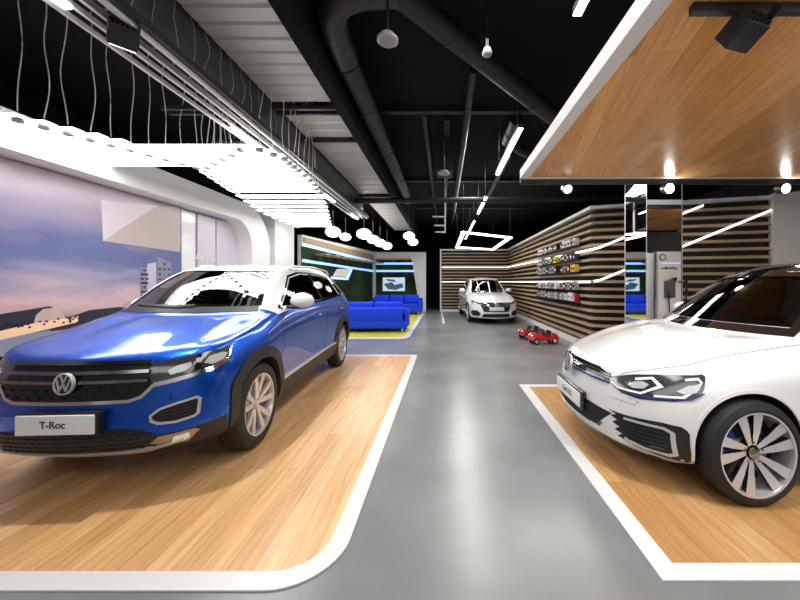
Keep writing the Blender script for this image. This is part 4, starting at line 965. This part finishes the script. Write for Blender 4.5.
# ---- slatted wall, right and back
PTS = [(-.13, 15.6), (2.96, 15.6), (2.96, 6.75), (3.05, 6.72), (5.76, 5.93)]
HT = 2.79
sw_ = thing('slatted_wall', 'long wall of horizontal wooden slats over black, running round the corner', 'slatted wall', (0, 0, 0)); sw_['kind'] = 'structure'
def pathwall(name, pts, z0, z1, off0, off1, m):
    # extrude a band along the plan path; off>0 is towards the hall
    bm = bmesh.new(); P = [Vector(p) for p in pts]; N = []
    for i in range(len(P)):
        a = (P[i]-P[i-1]).normalized() if i else (P[1]-P[0]).normalized(); b = (P[i+1]-P[i]).normalized() if i < len(P)-1 else a
        n1, n2 = Vector((a.y, -a.x)), Vector((b.y, -b.x)); n = (n1+n2).normalized(); N.append(n/max(.4, n.dot(n1)))
    V = [[bm.verts.new((*(p+n*o), z)) for o, z in ((off0, z0), (off1, z0), (off1, z1), (off0, z1))] for p, n in zip(P, N)]
    for i in range(len(V)-1):
        for r in range(4): bm.faces.new((V[i][r], V[i+1][r], V[i+1][(r+1) % 4], V[i][(r+1) % 4]))
    bm.faces.new(V[0]); bm.faces.new(V[-1][::-1]); return obj(name, bm, m, sw_)
pathwall('backing', PTS, .0, HT, -.15, -.06, 'slat_gap'); pathwall('top_rail', PTS, HT, HT+.06, -.15, .08, 'white_paint'); pathwall('plinth', PTS, 0, .10, -.06, .10, 'white_paint')
k = 0; z = .17
SL = None
while z < HT-.03:
    o = pathwall('slat', PTS, z, z+.052, -.06, .055, 'slat_wood'); z += .145
    bm2 = None
def ledpath(seq, wd=.045):
    # seq: (plan x, plan y, z) points; a lit strip on the slat fronts
    bm = bmesh.new(); V = []
    for i, (x, y, z) in enumerate(seq):
        a = Vector(seq[max(0, i-1)][:2]); b = Vector(seq[min(len(seq)-1, i+1)][:2]); 
        if i == 0: a = Vector(seq[0][:2]); 
        d = (b-a).normalized(); n = Vector((d.y, -d.x)); V.append([bm.verts.new((x+n.x*o, y+n.y*o, z+h)) for o, h in ((.05, -wd/2), (.085, -wd/2), (.085, wd/2), (.05, wd/2))])
    for i in range(len(V)-1):
        for r in range(4): bm.faces.new((V[i][r], V[i+1][r], V[i+1][(r+1) % 4], V[i][(r+1) % 4]))
    bm.faces.new(V[0]); bm.faces.new(V[-1][::-1]); return obj('light_line', bm, 'led_warm', sw_)
ledpath([(-.10, 15.6, 2.02), (2.94, 15.6, 2.02), (2.96, 15.5, 2.02), (2.96, 6.78, 1.985), (3.05, 6.70, 2.02), (4.72, 6.23, 2.74)])
ledpath([(-.10, 15.6, 1.36), (2.94, 15.6, 1.36), (2.96, 15.5, 1.36), (2.96, 6.78, 1.35), (3.05, 6.70, 1.38), (5.70, 5.95, 2.60)])
box('trim_1', -.18, -.12, 15.45, 15.7, 0, HT+.06, 'white_paint', kind='structure')
bm = bmesh.new(); prism(bm, [(5.62, 5.80), (5.78, 5.75), (8.0, 5.1), (8.0, 5.9), (5.82, 6.2)], 0, HT+.08, 'z'); obj('wall_right_return', bm, 'white_paint', kind='structure')
# products on the slatted wall
cols_p = [('white_paint', 'white'), ('grey_panel', 'grey'), ('gloss_black', 'black'), ('satin_silver', 'silver'), ('plate', 'pale'), ('red_paint', 'red'), ('globe', 'x')]
mat('yellow_box', (.75, .52, .03), .5); mat('orange_box', (.72, .22, .03), .5)
rows_p = [(2.14, 'top shelf row'), (1.83, 'second shelf row'), (1.57, 'third shelf row'), (1.18, 'fourth shelf row'), (.93, 'bottom shelf row')]
for ri, (z, rn) in enumerate(rows_p):
    y = 7.3; j = 0
    while y < 10.2:
        wd = rng.choice((.10, .12, .15)); h = rng.uniform(.13, .19)
        gap = 8.15 < y < 8.45
        if not gap:
            c_ = rng.choice(('white_paint', 'grey_panel', 'satin_silver', 'cladding', 'cladding', 'grey_panel')); nmv = {'white_paint': 'white', 'grey_panel': 'grey', 'satin_silver': 'silver', 'plate': 'pale', 'cladding': 'charcoal'}[c_]
            if ri == 4 and j == 0: c_, nmv = 'red_paint', 'red'
            if ri == 2 and j in (0, 1): c_, nmv = ('yellow_box', 'yellow') if j == 0 else ('orange_box', 'orange')
            if ri == 2 and j == 3: c_, nmv = 'red_paint', 'red'
            if ri == 1 and 8.5 < y < 8.75: c_, nmv = 'yellow_box', 'yellow'
            t = thing('accessory_box', '%s accessory box standing in the %s of the slatted wall' % (nmv, rn), 'box', (2.905, y, z), group='%s accessory boxes in the %s' % (nmv, rn))
            bm = bmesh.new(); bx(bm, -.10, .0, 0, wd, 0, h, 0, .004); obj('carton', bm, c_, t)
            bm = bmesh.new(); bx(bm, -.1015, -.1, wd*.2, wd*.8, h*.3, h*.6); obj('box_label', bm, 'gloss_black' if c_ != 'cladding' else 'plate', t)
        y += wd+rng.choice((.02, .03, .06)); j += 1
    sh = box('wall_shelf', 2.78, 2.905, 7.2, 10.3, z-.014, z, 'slat_gap'); tag(sh, 'thin dark shelf carrying the %s of accessory boxes' % rn.replace(' shelf', ''), 'shelf')
# ---- mirrored column and charging sign
cl = thing('mirrored_column', 'square mirror-clad column right of the slatted corner', 'column', (3.37, 5.51, 0))
box('mirror_cladding', -.27, .27, -.31, .31, 0, ZC, 'mirror', cl)
for x in (-.272, .272):
    for y in (-.312, .312): box('corner_trim', x-.004, x+.004, y-.004, y+.004, 0, ZC, 'satin_silver', cl)
sg = thing('charging_sign', 'white charging board with ring emblem, blue line and small lettering', 'sign', (3.32, 5.06, 0))
box('board', -.15, .19, -.03, .03, .0, 1.80, 'white_paint', sg, .004); box('side_post', -.19, -.17, -.02, .02, 0, 1.80, 'dark_chrome', sg)
bm = bmesh.new(); lathe(bm, [(.034, -.004), (.038, -.008), (.046, -.008), (.050, 0)], 'y', 28); o = obj('ring_emblem', bm, 'letter_navy' if 'letter_navy' in MATS else 'ink', sg, True); o.location = (-.085, -.03, 1.715)
box('blue_line', -.12, .17, -.033, -.03, 1.622, 1.634, 'led_blue', sg)
textmesh('lettering', 'e-Mobility', .060, 'ink', sg, (.012, -.033, 1.555), sx=.95, bold=.001)
ch = thing('charging_station', 'black wall charger with hanging cable on the white charging board', 'charger', (3.32, 4.99, 1.12))
bm = bmesh.new(); prism(bm, [(-.07, 0), (.05, 0), (.05, .20), (.08, .29), (.06, .30), (-.07, .24)], -.04, .035, 'y'); obj('housing', bm, 'gloss_black', ch)
bm = bmesh.new(); tube(bm, [(.12, 0, .24), (.20, -.02, .22), (.22, -.02, .05), (.19, -.02, -.3), (.05, -.02, -.45), (-.02, -.02, -.25), (-.02, 0, 0)], .010, 8); obj('charging_cable', bm, 'black_plastic', ch, True)
bm = bmesh.new(); tube(bm, [(.21, -.03, .26), (.22, -.03, .10)], [.022, .014], 10); obj('connector', bm, 'black_plastic', ch, True)
# ---- toy cars
def toy(label, loc, rz):
    t = thing('toy_car', label, 'toy car', loc, rz); t.scale = (.78, .85, .85)
    bm = bmesh.new(); pr = [(-.40, .10), (-.40, .20), (-.36, .25), (-.27, .285), (-.15, .27), (-.06, .24), (-.03, .17), (.13, .17), (.17, .25), (.26, .29), (.34, .27), (.40, .20), (.41, .11)]
    prism(bm, pr, -.17, .17, 'y'); 
    for v in bm.verts: v.co.y *= 1.0 if v.co.z < .2 else .78
    bmesh.ops.bevel(bm, geom=bm.edges[:], offset=.022, segments=3, affect='EDGES'); obj('toy_body', bm, 'red_paint', t, True)
    for x in (-.26, .26):
        for s in (-1, 1):
            bm = bmesh.new(); lathe(bm, [(.001, -.03*s), (.075, -.03*s), (.085, -.02*s), (.085, .02*s), (.075, .03*s)], 'y', 24); o = obj('wheel', bm, 'rubber', t, True); o.location = (x, .155*s, .085)
            bm = bmesh.new(); lathe(bm, [(.05, 0), (.045, .008*s), (.001, .012*s)], 'y', 18); q = obj('hub_cap', bm, 'chrome', o, True); q.location = (0, .03*s, 0)
            bm = bmesh.new(); A = ptsarc(0, 0, .10, 5, 175, 12); 
            tube(bm, [(a, 0, b) for a, b in A], .022, 8); f = obj('fender', bm, 'red_paint', t, True); f.location = (x, .15*s, .085)
    for s in (-1, 1):
        bm = bmesh.new(); bmesh.ops.create_uvsphere(bm, u_segments=14, v_segments=8, radius=.03); o = obj('headlamp', bm, 'chrome', t, True); o.location = (-.37, .10*s, .215)
    box('seat', .0, .16, -.11, .11, .16, .22, 'black_plastic', t, .02)
    bm = bmesh.new(); prism(bm, [(.12, .2), (.16, .2), (.19, .34), (.15, .34)], -.10, .10, 'y'); obj('seat_back', bm, 'black_plastic', t)
    bm = bmesh.new(); lathe(bm, [(.06, 0), (.055, .01), (.05, 0), (.055, -.01), (.06, 0)], 'x', 18); bx(bm, -.005, .005, -.05, .05, -.006, .006); o = obj('steering_wheel', bm, 'black_plastic', t, True); o.location = (-.04, 0, .30); o.rotation_euler = (0, .5, 0)
    bm = bmesh.new(); prism(bm, [(-.10, .26), (-.085, .26), (-.055, .36), (-.07, .36)], -.10, .10, 'y'); obj('windscreen', bm, 'dark_chrome', t)
    return t
toy('nearer red pedal toy car on the grey floor before the slatted wall', (2.17, 7.45, .001), math.radians(8)); toy('further red pedal toy car, partly behind the nearer one', (2.10, 8.15, .001), math.radians(14))
# ---- cars
troc(); golf(); saloon()
# ---- ceiling fittings on the right and middle
AL = 3.2
for i, (y0, y1) in enumerate(((1.55, 2.35), (4.08, 5.85), (7.4, 9.2), (10.3, 12.2), (13.2, 14.6))):
    t = thing('linear_light', 'slim white ceiling light line, %s from the camera' % ('nearest', 'second', 'third', 'fourth', 'fifth')[i], 'linear light', (.92, (y0+y1)/2, AL)); h = (y1-y0)/2
    box('diffuser', -.028, .028, -h, h, -.012, 0, 'lamp_strip', t); box('light_body', -.03, .03, -h, h, 0, .05, 'black_metal', t)
    for s in (-1, 1): bm = bmesh.new(); tube(bm, [(0, s*h*.8, .05), (0, s*h*.8, ZC-AL)], .004, 5); obj('wire', bm, 'black_metal', t)
# rectangular LED ring pendant
t = thing('ring_pendant', 'rectangular frame of white light hanging above the far white car', 'pendant lamp', (0, 0, 0))
q = [(464, 231.5, 9.0), (508, 237.5, 10.3), (491, 249, 13.9), (456, 247, 13.2)]; q = [((px-444)*Y_/F, Y_, 2.68) for px, py, Y_ in q]
q = [(.52, 9.1, 2.68), (1.98, 10.2, 2.68), (2.0, 13.9, 2.68), (.50, 13.0, 2.68)]
for a, b in zip(q, q[1:]+q[:1]):
    d = (Vector(b)-Vector(a)).normalized(); n = Vector((-d.y, d.x, 0))*.05; A = Vector(a)-d*.05; B = Vector(b)+d*.05; bm = bmesh.new()
    prism(bm, [tuple((A+n)[:2]), tuple((B+n)[:2]), tuple((B-n)[:2]), tuple((A-n)[:2])], 2.66, 2.70, 'z'); obj('light_bar', bm, 'lamp_strip', t)
for a in q: bm = bmesh.new(); tube(bm, [(a[0], a[1], 2.7), (a[0], a[1], ZC)], .005, 5); obj('wire', bm, 'black_metal', t)
def duct(label, pts, r, m='duct', flanges=True):
    t = thing('ventilation_duct', label, 'duct', pts[0]); P = [Vector(p)-Vector(pts[0]) for p in pts]
    bm = bmesh.new(); tube(bm, P, r, 28); obj('duct_pipe', bm, m, t, True)
    if flanges:
        for a, b in zip(P, P[1:]):
            L_ = (b-a).length; n = max(1, int(L_/1.3))
            for k in range(1, n+1):
                c = a.lerp(b, (k-.4)/n); d = (b-a).normalized()*.02; bm = bmesh.new(); tube(bm, [c-d, c+d], r*1.06, 28); obj('flange', bm, m, t, True)
    return t
duct('dark round duct running away beside the ribbed ceiling sheets', [(-1.0, 3.5, 3.62), (-1.0, 9.4, 3.62)], .12)
duct('large dark sloping duct crossing the ceiling diagonally to the canopy', [(-.6, 2.72, 3.86), (1.62, 4.9, 3.70)], .115)
duct('crumpled foil duct piece at the top by the round speaker', [(-1.0, 3.47, 3.62), (-1.0, 3.2, 3.63), (-.99, 3.0, 3.68), (-.9, 2.9, 3.75), (-.72, 2.87, 3.80), (-.40, 2.87, 3.82)], .13, 'foil', False)
duct('thin black pipe crossing the hall below the ceiling', [(-3.4, 7.9, 3.22), (4.2, 7.6, 3.22)], .06)
duct('black pipe running away above the slim light lines', [(.35, 4, 3.85), (.35, 15, 3.85)], .05)
duct('black pipe bending above the canopy corner', [(1.15, 5.4, 3.94), (1.15, 6.2, 3.92), (1.7, 6.8, 3.9), (4.2, 6.9, 3.9)], .10)
for i, (a, b, c, d_) in enumerate(((-1.0, 3.0, 5.2, 5.3), (-1.0, 3.0, 8.8, 8.9), (.0, .1, 5.5, 15), (-1.0, 3.0, 12, 12.1), (-.35, -.28, 5.35, 15), (1.3, 1.4, 7.0, 15))):
    bm = bmesh.new(); bx(bm, a, b, c, d_, ZC-.09, ZC-.002); tag(obj('cable_tray', bm, 'duct'), ('black cable tray across the ceiling, nearest of three', 'black cable tray across the ceiling, middle of three', 'black cable tray running away down the hall centre', 'black cable tray across the ceiling, furthest of three', 'black cable tray running away beside the round duct', 'black cable tray running away over the light lines')[i], 'cable tray')
def speaker(label, loc, r):
    t = thing('ceiling_speaker', label, 'speaker', loc); bm = bmesh.new(); lathe(bm, [(.001, 0), (r*.8, 0), (r, .012), (r, .03), (r*.8, .045), (r*.6, .07), (.001, .07)], 'z', 28); obj('speaker_can', bm, 'puck', t, True)
    bm = bmesh.new(); lathe(bm, [(.001, -.003), (r*.78, -.003)], 'z', 28); obj('speaker_grille', bm, 'grey_panel', t); bm = bmesh.new(); tube(bm, [(0, 0, .07), (0, 0, ZC-loc[2])], .012, 8); obj('mounting_rod', bm, 'black_metal', t); return t
speaker('round white ceiling speaker hanging at the top beside foil duct', (-.455, 2.74, 3.28), .085); speaker('second round white speaker further down the hall', (0, 6.1, 3.28), .10); speaker('small round white speaker behind the diagonal duct', (.40, 3.15, 3.45), .045)
box('ventilation_box', -.14, .16, 6.3, 6.8, 3.42, 4.05, 'duct'); tag(bpy.data.objects['ventilation_box'], 'dark square ventilation box behind the second round speaker', 'ventilation box')
for k in range(3):
    bm = bmesh.new(); bx(bm, -.28, .02, 8.4+k*1.3, 8.46+k*1.3, 2.95, 2.985); bx(bm, .02, .05, 8.4+k*1.3, 8.46+k*1.3, 2.95, ZC)
    tag(obj('sign_bracket', bm, 'puck'), 'small pale bracket hanging in the ceiling centre, %s of three' % ('nearest', 'middle', 'furthest')[k], 'bracket')
# floor marks
for i, (pts) in enumerate(([(-.12, 15.0), (-.06, 15.0), (.03, 11.0), (-.05, 11.0)],)):
    bm = bmesh.new(); prism(bm, pts, .0003, .002, 'z'); tag(obj('floor_strip', bm, 'border_white'), 'white strip on the floor running from the slatted back wall', 'floor strip')
